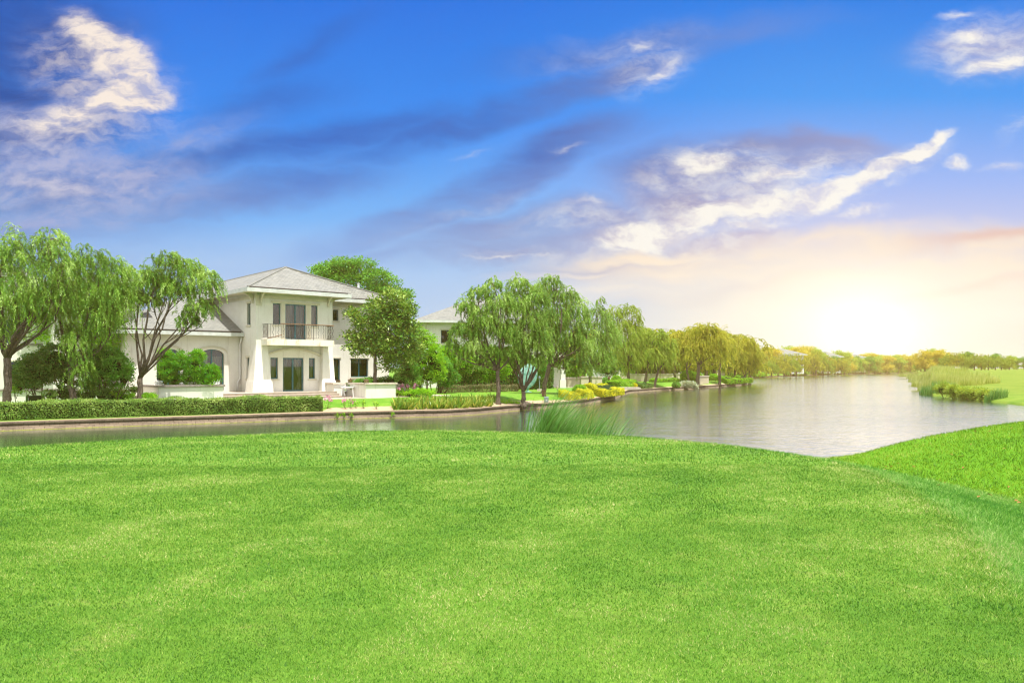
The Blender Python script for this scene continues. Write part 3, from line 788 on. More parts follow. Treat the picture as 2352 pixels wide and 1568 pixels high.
def W(x0, x1, y0, y1, t=0):
    """opening measured on the front, from picture columns and rows"""
    X = lambda x: 477.7 + .2031 * x; Y = lambda y: 600.2 + .2031 * y
    a, b = s_at(X(x0), t), s_at(X(x1), t); m_ = (a + b) / 2
    return (a, b, z_at(Y(y1), m_, t), z_at(Y(y0), m_, t))
uwl = W(735, 822, 475, 712); udr = W(875, 1110, 486, 862); uwr = W(1168, 1240, 500, 732)
udr = (udr[0], udr[1], 3.78, udr[3])
t2 = .35
lwl = W(707, 792, 1088, 1328, t2); ldr = W(848, 1082, 1090, 1470, t2); lwr = W(1142, 1213, 1092, 1325, t2)
ldr = (ldr[0], ldr[1], .02, ldr[3])
PL, PR = s_at(477.7 + .2031 * 672, 0), s_at(477.7 + .2031 * 1300, 0)
def side_u(X):
    r = (X - 1176) / F
    return (r * OA.y - OA.x) / (E2.x - r * E2.y)
def S(x0, x1, y0, y1):
    X = lambda x: 477.7 + .2031 * x; Y = lambda y: 600.2 + .2031 * y
    a, b = side_u(X(x1)), side_u(X(x0)); m_ = (a + b) / 2; d = OA.y + m_ * E2.y
    zz = lambda y: HC + (YH - Y(y)) / F * d - ZB
    return (a, b, zz(y1), zz(y0))
suw = S(440, 482, 476, 718); slw = S(436, 468, 1088, 1326)
m = MB()
wall_sheet(m, front, 0, HW, 3.3, HT, [uwl, udr, uwr])
wall_sheet(m, lower, PL - .1, PR + .1, 0, 3.3, [lwl, ldr, lwr])
wall_sheet(m, side, 0, 17, 0, HT, [suw, slw], .16)
m.poly([(PL - .1, 0, 3.3), (PR + .1, 0, 3.3), (PR + .1, .36, 3.3), (PL - .1, .36, 3.3)])
m.poly([(HW, 0, 0), (HW, 0, HT), (HW, 3.4, HT), (HW, 3.4, 0)])          # right cheek of the tower
# right wing front
WT = 3.33; WS = 12.9
def Wc(x0, x1, y0, y1, t=WT):
    X = lambda x: 722.7 + .2578 * x; Y = lambda y: 563.5 + .2578 * y
    a, b = s_at(X(x0), t), s_at(X(x1), t); m_ = (a + b) / 2
    return (a, b, z_at(Y(y1), m_, t), z_at(Y(y0), m_, t))
rup = Wc(162, 212, 574, 672); rdr = Wc(158, 226, 1008, 1228); rdr = (rdr[0], rdr[1], .02, rdr[3]); rw2 = Wc(322, 478, 1008, 1172)
wing = lambda u, w, z: (u, WT + w, z)
wall_sheet(m, wing, HW, WS, 0, HT, [rup, rdr, rw2])
m.poly([(WS, WT, 0), (WS, 17, 0), (WS, 17, HT), (WS, WT, HT)])
m.poly([(0, 17, 0), (0, 17, HT), (WS, 17, HT), (WS, 17, 0)])
vw = m.build('wall', M_STUCCO, villa)
# string course and plinth
m = MB()
for tf, a, b in ((wing, HW, WS),): tbox(m, tf, a, b, -.03, 0, 0, .0)
m = MB(); tbox(m, front, .0, HW, -.04, -.002, HT - .36, HT - .14); tbox(m, side, -.0, 16, -.04, -.002, HT - .36, HT - .14); tbox(m, wing, HW + .01, WS, -.04, -.002, HT - .36, HT - .14)
m.build('cornice', M_TRIM, villa)
# battered piers with plinths
for nm, a, b, ol, orr in (('pier', 0.0, PL, .34, .24), ('pier', PR, HW, .20, .10)):
    m = MB(); zt, zm = 3.3, .78; f = zm / zt
    bt = lambda z: 1 - z / zt
    A = [(a - ol, -.30, 0), (b + orr, -.30, 0), (b + orr, 1.2, 0), (a - ol, 1.2, 0)]
    def lv(z, grow=0):
        k = bt(z)
        return [(a - ol * k - grow - .004, -.30 * k - grow - .004, z), (b + orr * k + grow + .004, -.30 * k - grow - .004, z), (b + orr * k + grow + .004, 1.2 if a > .1 else .95, z), (a - ol * k - grow - .004, 1.2 if a > .1 else .95, z)]
    m.hexa(lv(zm), lv(zt)); m.hexa(lv(0, .05), [(x, y, zm) for x, y, _ in lv(zm, .05)])
    m.build('pier', M_STUCCO, villa)
# soffit, fascia, roof
ZE = HT; ZT = HT + .25
m = MB()
m.hexa([(-.96, -.96, ZE), (6.84, -.96, ZE), (6.84, 17.6, ZE), (-.96, 17.6, ZE)], [(-.96, -.96, ZE + .05), (6.84, -.96, ZE + .05), (6.84, 17.6, ZE + .05), (-.96, 17.6, ZE + .05)])
m.hexa([(6.85, 2.36, ZE), (WS + .95, 2.36, ZE), (WS + .95, 17.6, ZE), (6.85, 17.6, ZE)], [(6.85, 2.36, ZE + .05), (WS + .95, 2.36, ZE + .05), (WS + .95, 17.6, ZE + .05), (6.85, 17.6, ZE + .05)])
m.build('soffit', M_TRIM, villa)
m = MB(); fascia_run(m, [(-1, 17.6), (-1, -1), (6.88, -1), (6.88, 2.3), (WS + 1, 2.3), (WS + 1, 17.6)], ZE - .03, ZT, -.05)
m.build('fascia', M_FASCIA, villa)
m = MB(); gutter(m, (-.9, -1.0), (6.6, -1.0), ZT + .02); gutter(m, (7.0, 2.3), (WS + .9, 2.3), ZT + .02)
m.build('gutter', M_IRON, villa)
AP = (4.0, 4.0, ZT + 2.27); RB = (4.0, 14, ZT + 2.27)
e = ZT + .015
faces = [[(-1, -1, e), (-1, 17.6, e), (4, 17.6, AP[2]), AP], [(-1, -1, e), AP, (6.88, -1, e)], [(6.88, -1, e), AP, (6.88, 2.3, e)], [(6.88, 2.3, e), AP, (WS + 1, 2.3, e)],
         [(WS + 1, 2.3, e), AP, (4, 17.6, AP[2])], [(WS + 1, 2.3, e), (4, 17.6, AP[2]), (WS + 1, 17.6, e)], [(-1, 17.6, e), (WS + 1, 17.6, e), (4, 17.6, AP[2])]]
roof_mesh('roof', faces, villa, M_SLATE)
m = MB()
for a, b in (((-1, -1, e), AP), ((WS + 1, 2.3, e), AP), (AP, (4, 17.6, AP[2]))):
    m.tube([Vector(a) + Vector((0, 0, .0)), Vector(b)], .075, 5)
m.build('ridge_tiles', mat('ridge_slate', (.21, .21, .19), (.16, .16, .145), 5, .8), villa)
m = MB(); xs = 9.9; m.tube([(xs, 3.2, ZT + .55), (xs, 3.2, ZT + 1.35)], .09, 8); m.tube([(xs, 3.2, ZT + 1.35), (xs, 3.2, ZT + 1.40)], .12, 8)
m.build('vent_pipe', M_WHITE, villa)
# brackets
for p, d in (((0, -.01, ZE), (0, -1, 0)), ((.35, 0, ZE), (0, -1, 0)), ((0, .0, ZE), (-1, 0, 0)), ((5.45, 0, ZE), (0, -1, 0)), ((HW, .0, ZE), (1, -.0, 0))):
    pass
bracket(villa, (.32, 0, ZE), (0, -1, 0)); bracket(villa, (0, .45, ZE), (-1, 0, 0)); bracket(villa, (5.5, 0, ZE), (0, -1, 0)); bracket(villa, (HW, .45, ZE), (1, 0, 0))
m = MB(); tbox(m, front, -.03, .42, -.03, -.001, ZE - .9, ZE - .36); m.build('bracket_plate', M_TRIM, villa)
# windows
def cur(a, side_=None): return [(a[0] + .06, a[1] - .06, a[2] + .04, a[3] - .04, side_)]
window(villa, front, *uwl, cols=1, head=False); window(villa, front, *uwr, cols=1, head=False, curtain=cur(uwr))
mid = (udr[0] + udr[1]) / 2
window(villa, front, *udr, name='door', cols=2, fr=.085, sill=False, head=False, curtain=[(udr[0] + .1, mid - .1, udr[2], udr[3] - .05, None), (mid + .1, udr[1] - .1, udr[2], udr[3] - .05, None)])
m = MB(); tbox(m, front, uwl[0] - .14, uwr[1] + .16, -.06, -.002, udr[3] + .02, udr[3] + .17)
for a, b in ((uwl[1] + .05, udr[0] - .05), (udr[1] + .05, uwr[0] - .05)): tbox(m, front, a, b, -.035, -.002, 3.75, udr[3] + .018)
m.build('window_surround', M_TRIM, villa)
window(villa, lower, *lwl, cols=1, head=False, fr=.08, curtain=cur(lwl)); window(villa, lower, *lwr, cols=1, head=False, fr=.08, curtain=cur(lwr))
mid = (ldr[0] + ldr[1]) / 2
window(villa, lower, *ldr, name='door', cols=2, fr=.09, sill=False, head=False, curtain=[(ldr[0] + .08, mid - .25, .05, ldr[3] - .05, 'l'), (mid + .06, ldr[1] - .08, .05, ldr[3] - .05, 'r')])
# arched moulding over the lower opening
m = MB(); a0, a1 = PL + .02, PR - .02; N = 24; pr = []
for i in range(N + 1):
    g = i / N; uu = a0 + (a1 - a0) * g; pr.append((uu, 2.53 + .50 * math.sin(math.pi * g) ** .8))
for (ua, za), (ub, zb) in zip(pr[:-1], pr[1:]):
    m.hexa([(ua, .22, za), (ub, .22, zb), (ub, .348, zb), (ua, .348, za)], [(ua, .22, za + .12), (ub, .22, zb + .12), (ub, .348, zb + .12), (ua, .348, za + .12)])
m.build('arch_moulding', M_TRIM, villa)
window(villa, side, *suw, cols=1); window(villa, side, *slw, cols=1)
window(villa, wing, *rup, cols=1); window(villa, wing, *rdr, name='door', cols=1, sill=False, curtain=cur(rdr, 'r')); 
window(villa, wing, *rw2, cols=2, curtain=[(rw2[0] + .05, rw2[1] - .05, rw2[3] - .35, rw2[3] - .05, None)])
# downpipe and gutters of the lower wing
LT = 2.75; LE = LT - .6                    # lower wing wall and eave planes
LZ = 4.0                                    # soffit height of the lower wing
low = lambda u, w, z: (u, LT + w, z)
sX = lambda X, t=LT: s_at(X, t)
aw2 = (sX(460.5), sX(515), .08, 3.03); aw1 = (sX(360), sX(414), .08, 3.03)
m = MB()
LL = sX(287)
def arch_wall(m, tf, u0, u1, z0, z1, arches, rise=.42, rev=.16):
    holes = [(a[0], a[1], a[2], a[3] - rise) for a in arches]
    boxes = [(a[0], a[1], a[2], a[3] + .001) for a in arches]
    wall_sheet(m, tf, u0, u1, z0, z1, boxes, rev)
    for a in arches:
        N = 14; c = (a[0] + a[1]) / 2; hw = (a[1] - a[0]) / 2
        pts = [(c - hw * math.cos(math.pi * i / N), a[3] - rise + rise * math.sin(math.pi * i / N)) for i in range(N + 1)]
        for (ua, za), (ub, zb) in zip(pts[:-1], pts[1:]):
            m.poly([tf(ua, .002, za), tf(ub, .002, zb), tf(ub, .002, a[3] + .001), tf(ua, .002, a[3] + .001)])
            m.poly([tf(ua, 0, za), tf(ub, 0, zb), tf(ub, rev, zb), tf(ua, rev, za)])
arch_wall(m, low, LL, -.001, 0, LZ + .1, [aw1, aw2])
m.poly([(LL, LT, 0), (LL, LT, LZ + .1), (LL, 12, LZ + .1), (LL, 12, 0)])
m.build('wall', M_STUCCO, villa)
for a in (aw1, aw2):
    window(villa, low, a[0], a[1], a[2], a[3], name='arched_window', cols=2, rows=2, w=.17, fr=.075, sill=False, head=False,
           curtain=[(a[0] + .08, (a[0] + a[1]) / 2 - .1, a[2], a[3] - .5, 'l'), ((a[0] + a[1]) / 2 + .1, a[1] - .05, a[2], a[3] - .5, None)])
    m = MB(); N = 16; c = (a[0] + a[1]) / 2; hw = (a[1] - a[0]) / 2 + .2; pr = [(c - hw * math.cos(math.pi * i / N), a[3] - .30 + .42 * math.sin(math.pi * i / N)) for i in range(N + 1)]
    for (ua, za), (ub, zb) in zip(pr[:-1], pr[1:]):
        m.hexa([low(ua, -.07, za), low(ub, -.07, zb), low(ub, -.002, zb), low(ua, -.002, za)], [low(ua, -.07, za + .13), low(ub, -.07, zb + .13), low(ub, -.002, zb + .13), low(ua, -.002, za + .13)])
    m.build('arch_moulding', M_TRIM, villa)
m = MB(); m.hexa([(LL - .6, LE, LZ), (-.01, LE, LZ), (-.01, LT, LZ), (LL - .6, LT, LZ)], [(LL - .6, LE, LZ + .05), (-.01, LE, LZ + .05), (-.01, LT, LZ + .05), (LL - .6, LT, LZ + .05)])
m.build('soffit', M_TRIM, villa)
m = MB(); fascia_run(m, [(LL - .62, 12), (LL - .62, LE - .02), (-.02, LE - .02)], LZ - .03, LZ + .24, -.05); m.build('fascia', M_FASCIA, villa)
m = MB(); gutter(m, (LL - .5, LE - .03), (-.25, LE - .03), LZ + .27); m.build('gutter', M_IRON, villa)
ez = LZ + .25; rt = 6.0; rh = rt * .43
roof_mesh('roof', [[(LL - .62, LE, ez), (-.003, LE, ez), (-.003, LE + rt, ez + rh), (LL + 4.5, LE + rt, ez + rh)],
                   [(LL - .62, LE, ez), (LL + 4.5, LE + rt, ez + rh), (LL - .62, 12, ez)]], villa, M_SLATE)
m = MB(); px = s_at(549, LT) 
m.tube([(px, LT - .42, LZ - .02), (px, LT - .42, LZ - .22), (px + .03, LT - .12, LZ - .5), (px + .03, LT - .10, .95), (px - .16, LT - .10, .68), (px - .16, LT - .10, .0)], .055, 8)
m.build('downpipe', M_WHITE, villa, smooth_=True)
# taller block behind the willows, with a chimney
c0 = s_at(262, 3.2); 
m = MB(); m.box(LL - 3.8, LL + 1.3, 4.6, 10, 0, 6.6); m.build('wall', M_STUCCO, villa)
m = MB(); m.box(LL + 1.02, LL + 1.36, 4.3, 4.595, 3.6, 6.6); m.build('pilaster', M_WHITE, villa)
roof_mesh('roof', [[(LL - 4.6, 3.9, 6.75), (LL + 2.1, 3.9, 6.75), (LL - .9, 7.2, 8.0), (LL - 1.3, 7.2, 8.0)], [(LL + 2.1, 3.9, 6.75), (LL + 2.1, 10.6, 6.75), (LL - .9, 7.2, 8.0)],
                   [(LL - 4.6, 3.9, 6.75), (LL - 1.3, 7.2, 8.0), (LL - 4.6, 10.6, 6.75)]], villa, M_SLATE)
m = MB(); fascia_run(m, [(LL - 4.6, 10.6), (LL - 4.6, 3.9), (LL + 2.1, 3.9), (LL + 2.1, 10.6)], 6.5, 6.76, -.05); m.build('fascia', M_FASCIA, villa)
m = MB(); cx = LL + 1.25; cyy = 7.4
m.box(cx - .42, cx + .42, cyy - .42, cyy + .42, 5.5, 7.75); m.box(cx - .55, cx + .55, cyy - .55, cyy + .55, 7.75, 7.9)
m.hexa([(cx - .4, cyy - .4, 7.901), (cx + .4, cyy - .4, 7.901), (cx + .4, cyy + .4, 7.901), (cx - .4, cyy + .4, 7.901)], [(cx - .1, cyy - .1, 8.75), (cx + .1, cyy - .1, 8.75), (cx + .1, cyy + .1, 8.75), (cx - .1, cyy + .1, 8.75)])
m.build('chimney', M_STUCCO, villa)
# balcony
bs0, bs1, bd = .37, 5.50, -1.0
m = MB(); m.box(bs0, bs1, bd, -.003, 3.30, 3.72); balc = m.build('balcony', M_SLAB, villa)
def wavy(m, x, y, z0, z1, r=.012, amp=.045, along=(1, 0)):
    pts = []
    for i in range(13):
        g = i / 12; a = amp * math.sin(g * math.pi * 4) * (1 if .12 < g < .88 else 0)
        pts.append((x + a * along[0], y + a * along[1], z0 + (z1 - z0) * g))
    m.tube(pts, r, 4, False)
zr0, zr1 = 3.86, 4.78
m = MB()
for y in (bd + .06,):
    n = 26
    for i in range(n + 1):
        x = bs0 + .08 + (bs1 - bs0 - .16) * i / n
        if i % 9 == 0: m.tube([(x, y, 3.72), (x, y, zr1)], .022, 6)
        elif 3 <= i <= 8 and i % 2: m.tube([(x, y, zr0), (x, y, zr1)], .011, 4)
        elif i % 2 == 0: wavy(m, x, y, zr0, zr1)
        else: m.tube([(x, y, zr0), (x, y, zr1)], .011, 4)
for x in (bs0 + .08, bs1 - .08):
    for i in range(1, 9):
        y = bd + .06 + .92 * i / 9
        (wavy(m, x, y, zr0, zr1, along=(0, 1)) if i % 2 == 0 else m.tube([(x, y, zr0), (x, y, zr1)], .011, 4))
    m.tube([(x, bd + .06, zr0), (x, 0, zr0)], .014, 4); m.tube([(x, bd + .06, zr1), (x, 0, zr1)], .014, 4)
m.tube([(bs0 + .08, bd + .06, zr0), (bs1 - .08, bd + .06, zr0)], .014, 4); m.tube([(bs0 + .08, bd + .06, zr1), (bs1 - .08, bd + .06, zr1)], .014, 4)
m.tube([(bs0 + .08, bd + .06, 3.78), (bs1 - .08, bd + .06, 3.78)], .012, 4)
m.build('railing', M_IRON, balc)
m = MB(); m.box(bs0 + 1.0, bs1, bd + .01, bd + .11, zr1 + .02, zr1 + .07); m.box(bs1 - .13, bs1 - .03, bd + .12, -.02, zr1 + .02, zr1 + .07)
m.hexa([(bs0 + .1, bd + .13, 3.74), (bs0 + 1.15, bd + .13, 4.0), (bs0 + 1.15, bd + .21, 4.0), (bs0 + .1, bd + .21, 3.74)], [(bs0 + .1, bd + .13, 3.79), (bs0 + 1.15, bd + .13, 4.06), (bs0 + 1.15, bd + .21, 4.06), (bs0 + .1, bd + .21, 3.79)])
m.build('handrail', M_RUSTW, balc)

# ---- patio, steps, garden walls (all follow the villa)
def vt(name, label, cat, s, t, z=0, group=None): 
    p = world_of(s, t, z); return thing(name, label, cat, p, RZ, group)
pat = thing('patio', 'raised stone terrace with three broad steps in front of the cream villa', 'terrace', (OA.x, OA.y, ZB), RZ)
m = MB(); m.box(-9.5, 5.19, -2.0, 6, -.6, -.004); m.build('deck', M_PAVE, pat)
for i in range(2):
    m = MB(); m.box(-3.18, 5.18, -2.0 - .36 * (i + 1), -2.0 - .36 * i - .001, -.6, -.15 * (i + 1) - .004)
    m.build('step', M_PAVE, pat)
m = MB()
for i in range(3): m.box(-3.17, 5.17, -2.0 - .36 * i - .03, -2.0 - .36 * i + .2, -.15 * i - .003, -.15 * i + .03)
m.build('nosing', M_COPINGL, pat)
m = MB(); m.box(5.2, 14, -3.9, 4, -.7, -.41); m.box(2.9, 6.3, -4.3, -3.901, -.7, -.42); m.box(2.9, 5.19, -3.9, -2.73, -.7, -.425); m.build('lower_paving', M_PAVE, pat)
def low_wall(name, label, boxes, cop, group=None, cmat=None, ztop=.50, zb=-.62):
    s0, s1, t0, t1 = boxes[0]
    r = vt(name, label, 'wall', s0, t0, zb, group); r.location = world_of(0, 0, 0)
    m = MB()
    for b in boxes: m.box(b[0], b[1], b[2], b[3], zb, ztop)
    m.build('wall_body', M_STUCCO, r)
    m = MB()
    for b in cop: m.box(b[0], b[1], b[2], b[3], ztop + .002, ztop + .13)
    m.build('coping', cmat or M_COPING, r, bevel=.012); return r
low_wall('planter_wall', 'long cream planter wall with grey coping holding the bright green bush, left of the steps', [(-7.15, -3.2, -2.45, -2.1), (-7.15, -6.8, -2.099, 1.6), (-3.55, -3.2, -2.099, -.9), (-6.799, -3.551, -1.1, -.9)],
         [(-7.25, -3.1, -2.55, -2.02), (-7.25, -6.72, -2.019, 1.7), (-3.63, -3.1, -2.019, -.85), (-6.719, -3.631, -1.17, -.85)])
m = MB(); m.box(-6.8, -3.55, -2.1, -1.1, -.5, .42); m.build('planting_soil', mat('soil', (.12, .08, .05), (.07, .05, .03), 6), bpy.data.objects['planter_wall'])
low_wall('pier_wall', 'short cream block wall with stone cap at the right end of the villa steps', [(5.2, 6.0, -1.5, .6)], [(5.1, 6.1, -1.6, .7)], cmat=M_COPINGL)
low_wall('planter_wall', 'cream planter wall with pale stone coping and two lanterns, beside the white table', [(6.34, 8.85, -4.07, -3.75), (6.34, 6.66, -3.749, -1.2)],
         [(6.24, 8.95, -4.17, -3.66), (6.24, 6.76, -3.659, -1.1)], cmat=M_COPINGL)
low_wall('garden_wall', 'shaded cream garden wall with dark coping behind the planter under the magnolia', [(7.2, 12.0, -1.0, -.7)], [(7.1, 12.1, -1.1, -.6)], ztop=.46)
low_wall('pier_wall', 'dark shaded pier behind the plastic chairs, carrying a lantern', [(6.3, 6.9, .2, .8)], [(6.2, 7.0, .1, .9)], ztop=.42)

# lanterns on the walls
def lantern(label, s, t, z):
    r = vt('lantern', label, 'lantern', s, t, z, 'lanterns on the garden walls')
    m = MB(); m.box(-.13, .13, -.13, .13, 0, .025)
    for a in (-.12, .12):
        for b in (-.12, .12): m.box(a - .012, a + .012, b - .012, b + .012, .026, .19)
    for a in (0,): m.box(-.008, .008, -.128, -.115, .026, .19); m.box(-.008, .008, .115, .128, .026, .19)
    m.build('frame', M_IRON, r)
    m = MB(); m.box(-.105, .105, -.105, .105, .027, .188); m.build('shade', M_LAMPGLASS, r)
    m = MB(); m.lathe([(.21, .19), (.21, .205), (.12, .245), (.03, .265), (.02, .30)], 12); m.build('cap', M_WOODD, r)
lantern('small square lantern on the left end of the pale planter coping', 6.5, -3.9, .632)
lantern('small square lantern on the shaded return of the planter wall', 6.5, -1.6, .632)
lantern('dark lantern on the pier behind the plastic chairs', 6.6, .5, .552)

# plastic furniture
def monobloc(label, x, y, z, rz, group='white plastic garden chairs'):
    r = thing('plastic_chair', label, 'chair', (x, y, z), rz, group)
    m = MB(); m.box(-.22, .22, -.22, .22, .40, .43); m.build('seat', M_PLASTIC, r, bevel=.01)
    m = MB(); N = 7
    for i in range(N):
        a = (i - (N - 1) / 2) / N; xx = a * .46; m.hexa([(xx - .022, .21 + abs(a) * -.06, .43), (xx + .022, .21 + abs(a) * -.06, .43), (xx + .022, .235 + abs(a) * -.06, .43), (xx - .022, .235 + abs(a) * -.06, .43)],
            [(xx - .026, .33 - abs(a) * .10, .82), (xx + .026, .33 - abs(a) * .10, .82), (xx + .026, .355 - abs(a) * .10, .82), (xx - .026, .355 - abs(a) * .10, .82)])
    pts = [(-.25, .27, .80), (-.12, .335, .865), (0, .35, .88), (.12, .335, .865), (.25, .27, .80)]
    for a, b in zip(pts[:-1], pts[1:]): m.tube([a, b], .028, 6)
    m.build('backrest', M_PLASTIC, r)
    for sx in (-1, 1):
        m = MB(); m.tube([(sx * .255, .28, .70), (sx * .27, 0, .665), (sx * .27, -.2, .655), (sx * .26, -.24, .6), (sx * .25, -.24, .42)], .024, 6); m.build('armrest', M_PLASTIC, r, smooth_=True)
        for sy in (-1, 1):
            m = MB(); m.tube([(sx * .21, sy * .2, .41), (sx * .25, sy * .25, 0)], [.03, .02], 6); m.build('leg', M_PLASTIC, r)
    return r
def sunbed_chair(label, x, y, z, rz):
    return monobloc(label, x, y, z, rz)
p = world_of(-3.0, -.45, 0); monobloc('white plastic chair between the planter end and the arched window', p.x, p.y, p.z, RZ - .5)
p = world_of(-4.9, -.25, 0); monobloc('white plastic chair behind the right half of the planter bush', p.x, p.y, p.z, RZ + .3)
p = world_of(-6.55, -.4, 0); monobloc('white plastic chair behind the left half of the planter bush', p.x, p.y, p.z, RZ - .2)
zt = -.408
tb = vt('plastic_table', 'square white plastic garden table on the lower paving beside the planter wall', 'table', 5.3, -3.0, zt); tb.rotation_euler.z = .1
p = at(799, 55.6); tb.location = (p.x, 55.6, ZB + zt)
m = MB(); m.box(-.47, .47, -.42, .42, .70, .73); m.box(-.43, .43, -.38, .38, .65, .699); m.build('tabletop', M_PLASTIC, tb, bevel=.012)
for sx in (-1, 1):
    for sy in (-1, 1):
        m = MB(); m.tube([(sx * .38, sy * .33, .66), (sx * .43, sy * .38, 0)], [.035, .026], 8); m.build('leg', M_PLASTIC, tb)
monobloc('white plastic chair tucked behind the white garden table', tb.location.x - .05, 56.9, ZB + zt, -.7)
monobloc('white plastic chair in the shade left of the white garden table', tb.location.x - .42, 56.5, ZB + zt, .9)
# ------------------------------------------------------------------ plants
def unit(v): return v / np.maximum(np.linalg.norm(v, axis=-1, keepdims=True), 1e-9)
def kites(P, D, N, L, Wd):
    """one pointed leaf per row: base, direction, normal, length, half width"""
    B = unit(np.cross(D, N)); L = L[:, None]; Wd = Wd[:, None]
    bend = unit(np.cross(B, D)) * L * .08
    mid = P + D * L * .45
    return np.stack([P, mid + B * Wd + bend, P + D * L, mid - B * Wd + bend], 1).reshape(-1, 3)
def leafmesh(name, V, r, m_): return mesh_np(name, V, np.arange(len(V)).reshape(-1, 4), m_, attr=r)
def rand_unit(rg, n): return unit(rg.normal(size=(n, 3)))

def limb(m, a, b, r0, r1, rg, sag=.08, n=6, sides=7):
    a = Vector(a); b = Vector(b); L = (b - a).length; pts = []
    o = Vector(rg.normal(size=3) * L * sag); up = Vector((0, 0, L * .07))
    for i in range(n + 1):
        t = i / n; k = math.sin(math.pi * t)
        pts.append(a.lerp(b, t) + o * k + up * k * 0 + Vector((b.x - a.x, b.y - a.y, 0)) * .20 * k + Vector(rg.normal(size=3) * L * .012 * (0 < i < n)))
    m.tube(pts, [r0 + (r1 - r0) * (i / n) ** .8 for i in range(n + 1)], sides)
    return pts

def make_trunk(root, base_r, forks, blobs, rg, m_bark, twigs=5, lean=(0, 0), flare=1.25):
    """trunk from the origin to the fork, one limb per blob, twigs into each blob"""
    m = MB(); fk = Vector(forks)
    pts = [Vector((0, 0, -.25)), Vector((0, 0, .02)), fk * .25 + Vector((lean[0], lean[1], 0)) * .5, fk * .6 + Vector((lean[0], lean[1], 0)), fk]
    q = []; K = 9
    for i in range(K + 1):                                            # the trunk wanders a little and swells where limbs left it
        t = i / K; s_ = t * (len(pts) - 2); j = min(int(s_), len(pts) - 3); p_ = pts[1 + j].lerp(pts[2 + j], s_ - j)
        q.append(p_ + Vector((rg.normal(), rg.normal(), 0)) * base_r * .16 * (0 < i < K))
    q = [pts[0]] + q
    m.tube(q, [base_r * flare * 1.3, base_r * flare * 1.12] + [base_r * (1.06 - .12 * i / K + rg.normal() * .06) for i in range(1, K + 1)], 12)
    for c, rad in blobs:
        c = Vector(c); a = fk + Vector(rg.normal(size=3)) * base_r * .25
        end = c + Vector((0, 0, rad[2] * .2))
        r0 = base_r * float(rg.uniform(.38, .6))
        lp = limb(m, a, end, r0, r0 * .22, rg)
        for k in range(twigs):
            q = lp[int(rg.integers(2, len(lp)))]; e = c + Vector(rand_unit(rg, 1)[0]) * .8 * Vector(rad).length / 1.73
            limb(m, q, e, r0 * .3, .012, rg, n=4, sides=5)
    return m.build('trunk', m_bark, root, smooth_=True)

def willow_crown(blobs, n_str, rg, wind=.25, lmul=1.0, leafL=.13, leafW=.017, droop=1.0, nl=26, m_=None):
    n_str = int(n_str * 1.3); vol = np.array([r[0] * r[1] * r[2] for c, r in blobs]) ** .75; pr = vol / vol.sum()
    which = rg.choice(len(blobs), n_str, p=pr)
    C = np.array([c for c, r in blobs])[which]; Rd = np.array([r for c, r in blobs])[which]
    d = rand_unit(rg, n_str); d[:, 2] = np.where(rg.random(n_str) < .72, np.abs(d[:, 2]), d[:, 2])
    rr = rg.random(n_str) ** .35
    root = C + d * Rd * rr[:, None] * (.92 + .16 * np.sin(d[:, :1] * 5 + C[:, :1] * 3) * np.sin(d[:, 1:2] * 6 + C[:, 2:] * 2))
    D = unit(np.column_stack([d[:, 0] + wind * .8, d[:, 1], np.abs(d[:, 2]) * .8 + .25]) + rg.normal(scale=.3, size=(n_str, 3)))
    n_str_ = n_str
    Ln = (.38 + .8 * rg.random(n_str) ** 1.4 + .9 * (rg.random(n_str) < .10)) * np.clip(Rd[:, 2], .5, 2.2) * lmul
    step = Ln / nl; p = root.copy(); grav = np.column_stack([np.full(n_str, wind * .35), np.zeros(n_str), np.full(n_str, -1.0)])
    Vs = []; rs = []; sr = np.clip(rg.random(n_str) * .40 + .22 * np.sin(root[:, 0] * 2.1 + 1.3 * np.sin(root[:, 2] * 2.7)) * np.sin(root[:, 2] * 1.9 + root[:, 1] * 1.6), 0, .6)
    for i in range(nl):
        D = unit(D + grav * (.145 * droop) + rg.normal(scale=.07, size=D.shape))
        p = p + D * step[:, None]
        if i < 2: continue
        for k in range(2):
            ld = unit(D + rand_unit(rg, n_str) * .55 + np.array([wind * .5, 0, -.1])); nn = rand_unit(rg, n_str)
            q = p + rg.normal(scale=.03, size=p.shape)
            Vs.append(kites(q, ld, nn, leafL * rg.uniform(.6, 1.25, n_str), np.full(n_str, leafW)))
            rs.append(np.clip(sr + rg.random(n_str) * .45, 0, 1))
    return leafmesh('crown', np.vstack(Vs), np.concatenate(rs), m_ or M_WILLOW)

def px_blobs(lst, base, d, ky=1.0):
    """ovals (column, row, half width, half height[, metres nearer or farther]) -> local metres"""
    out = []
    for b in lst:
        X, Y, rx, ry = b[:4]; dd = b[4] if len(b) > 4 else 0
        dist = d + dd; k = dist / F
        c = Vector((X2x(X, dist), dist, Y2z(Y, dist))) - base
        out.append((tuple(c), (rx * k, (rx + ry) / 2 * k * ky, ry * k)))
    return out

def willow(label, X, d, fork, lst, n_str, seed, r=.22, group='willows along the garden shore', wind=.22, leafL=.13, m_=None, nl=26, lmul=1.0, twigs=5, droop=1.0, lean=(0, 0)):
    rg = np.random.default_rng(seed); base = at(X, d); base.z -= .03
    root = thing('willow_tree', label, 'tree', base, 0, group)
    bl = px_blobs(lst, base, d)
    fk = Vector((X2x(fork[0], d), d, Y2z(fork[1], d))) - base
    make_trunk(root, r, fk, bl, rg, M_BARK, twigs, lean)
    link('crown', willow_crown(bl, n_str, rg, wind, leafL=leafL, m_=m_, nl=nl, lmul=lmul, droop=droop, leafW=leafL * .13), root)
    return root

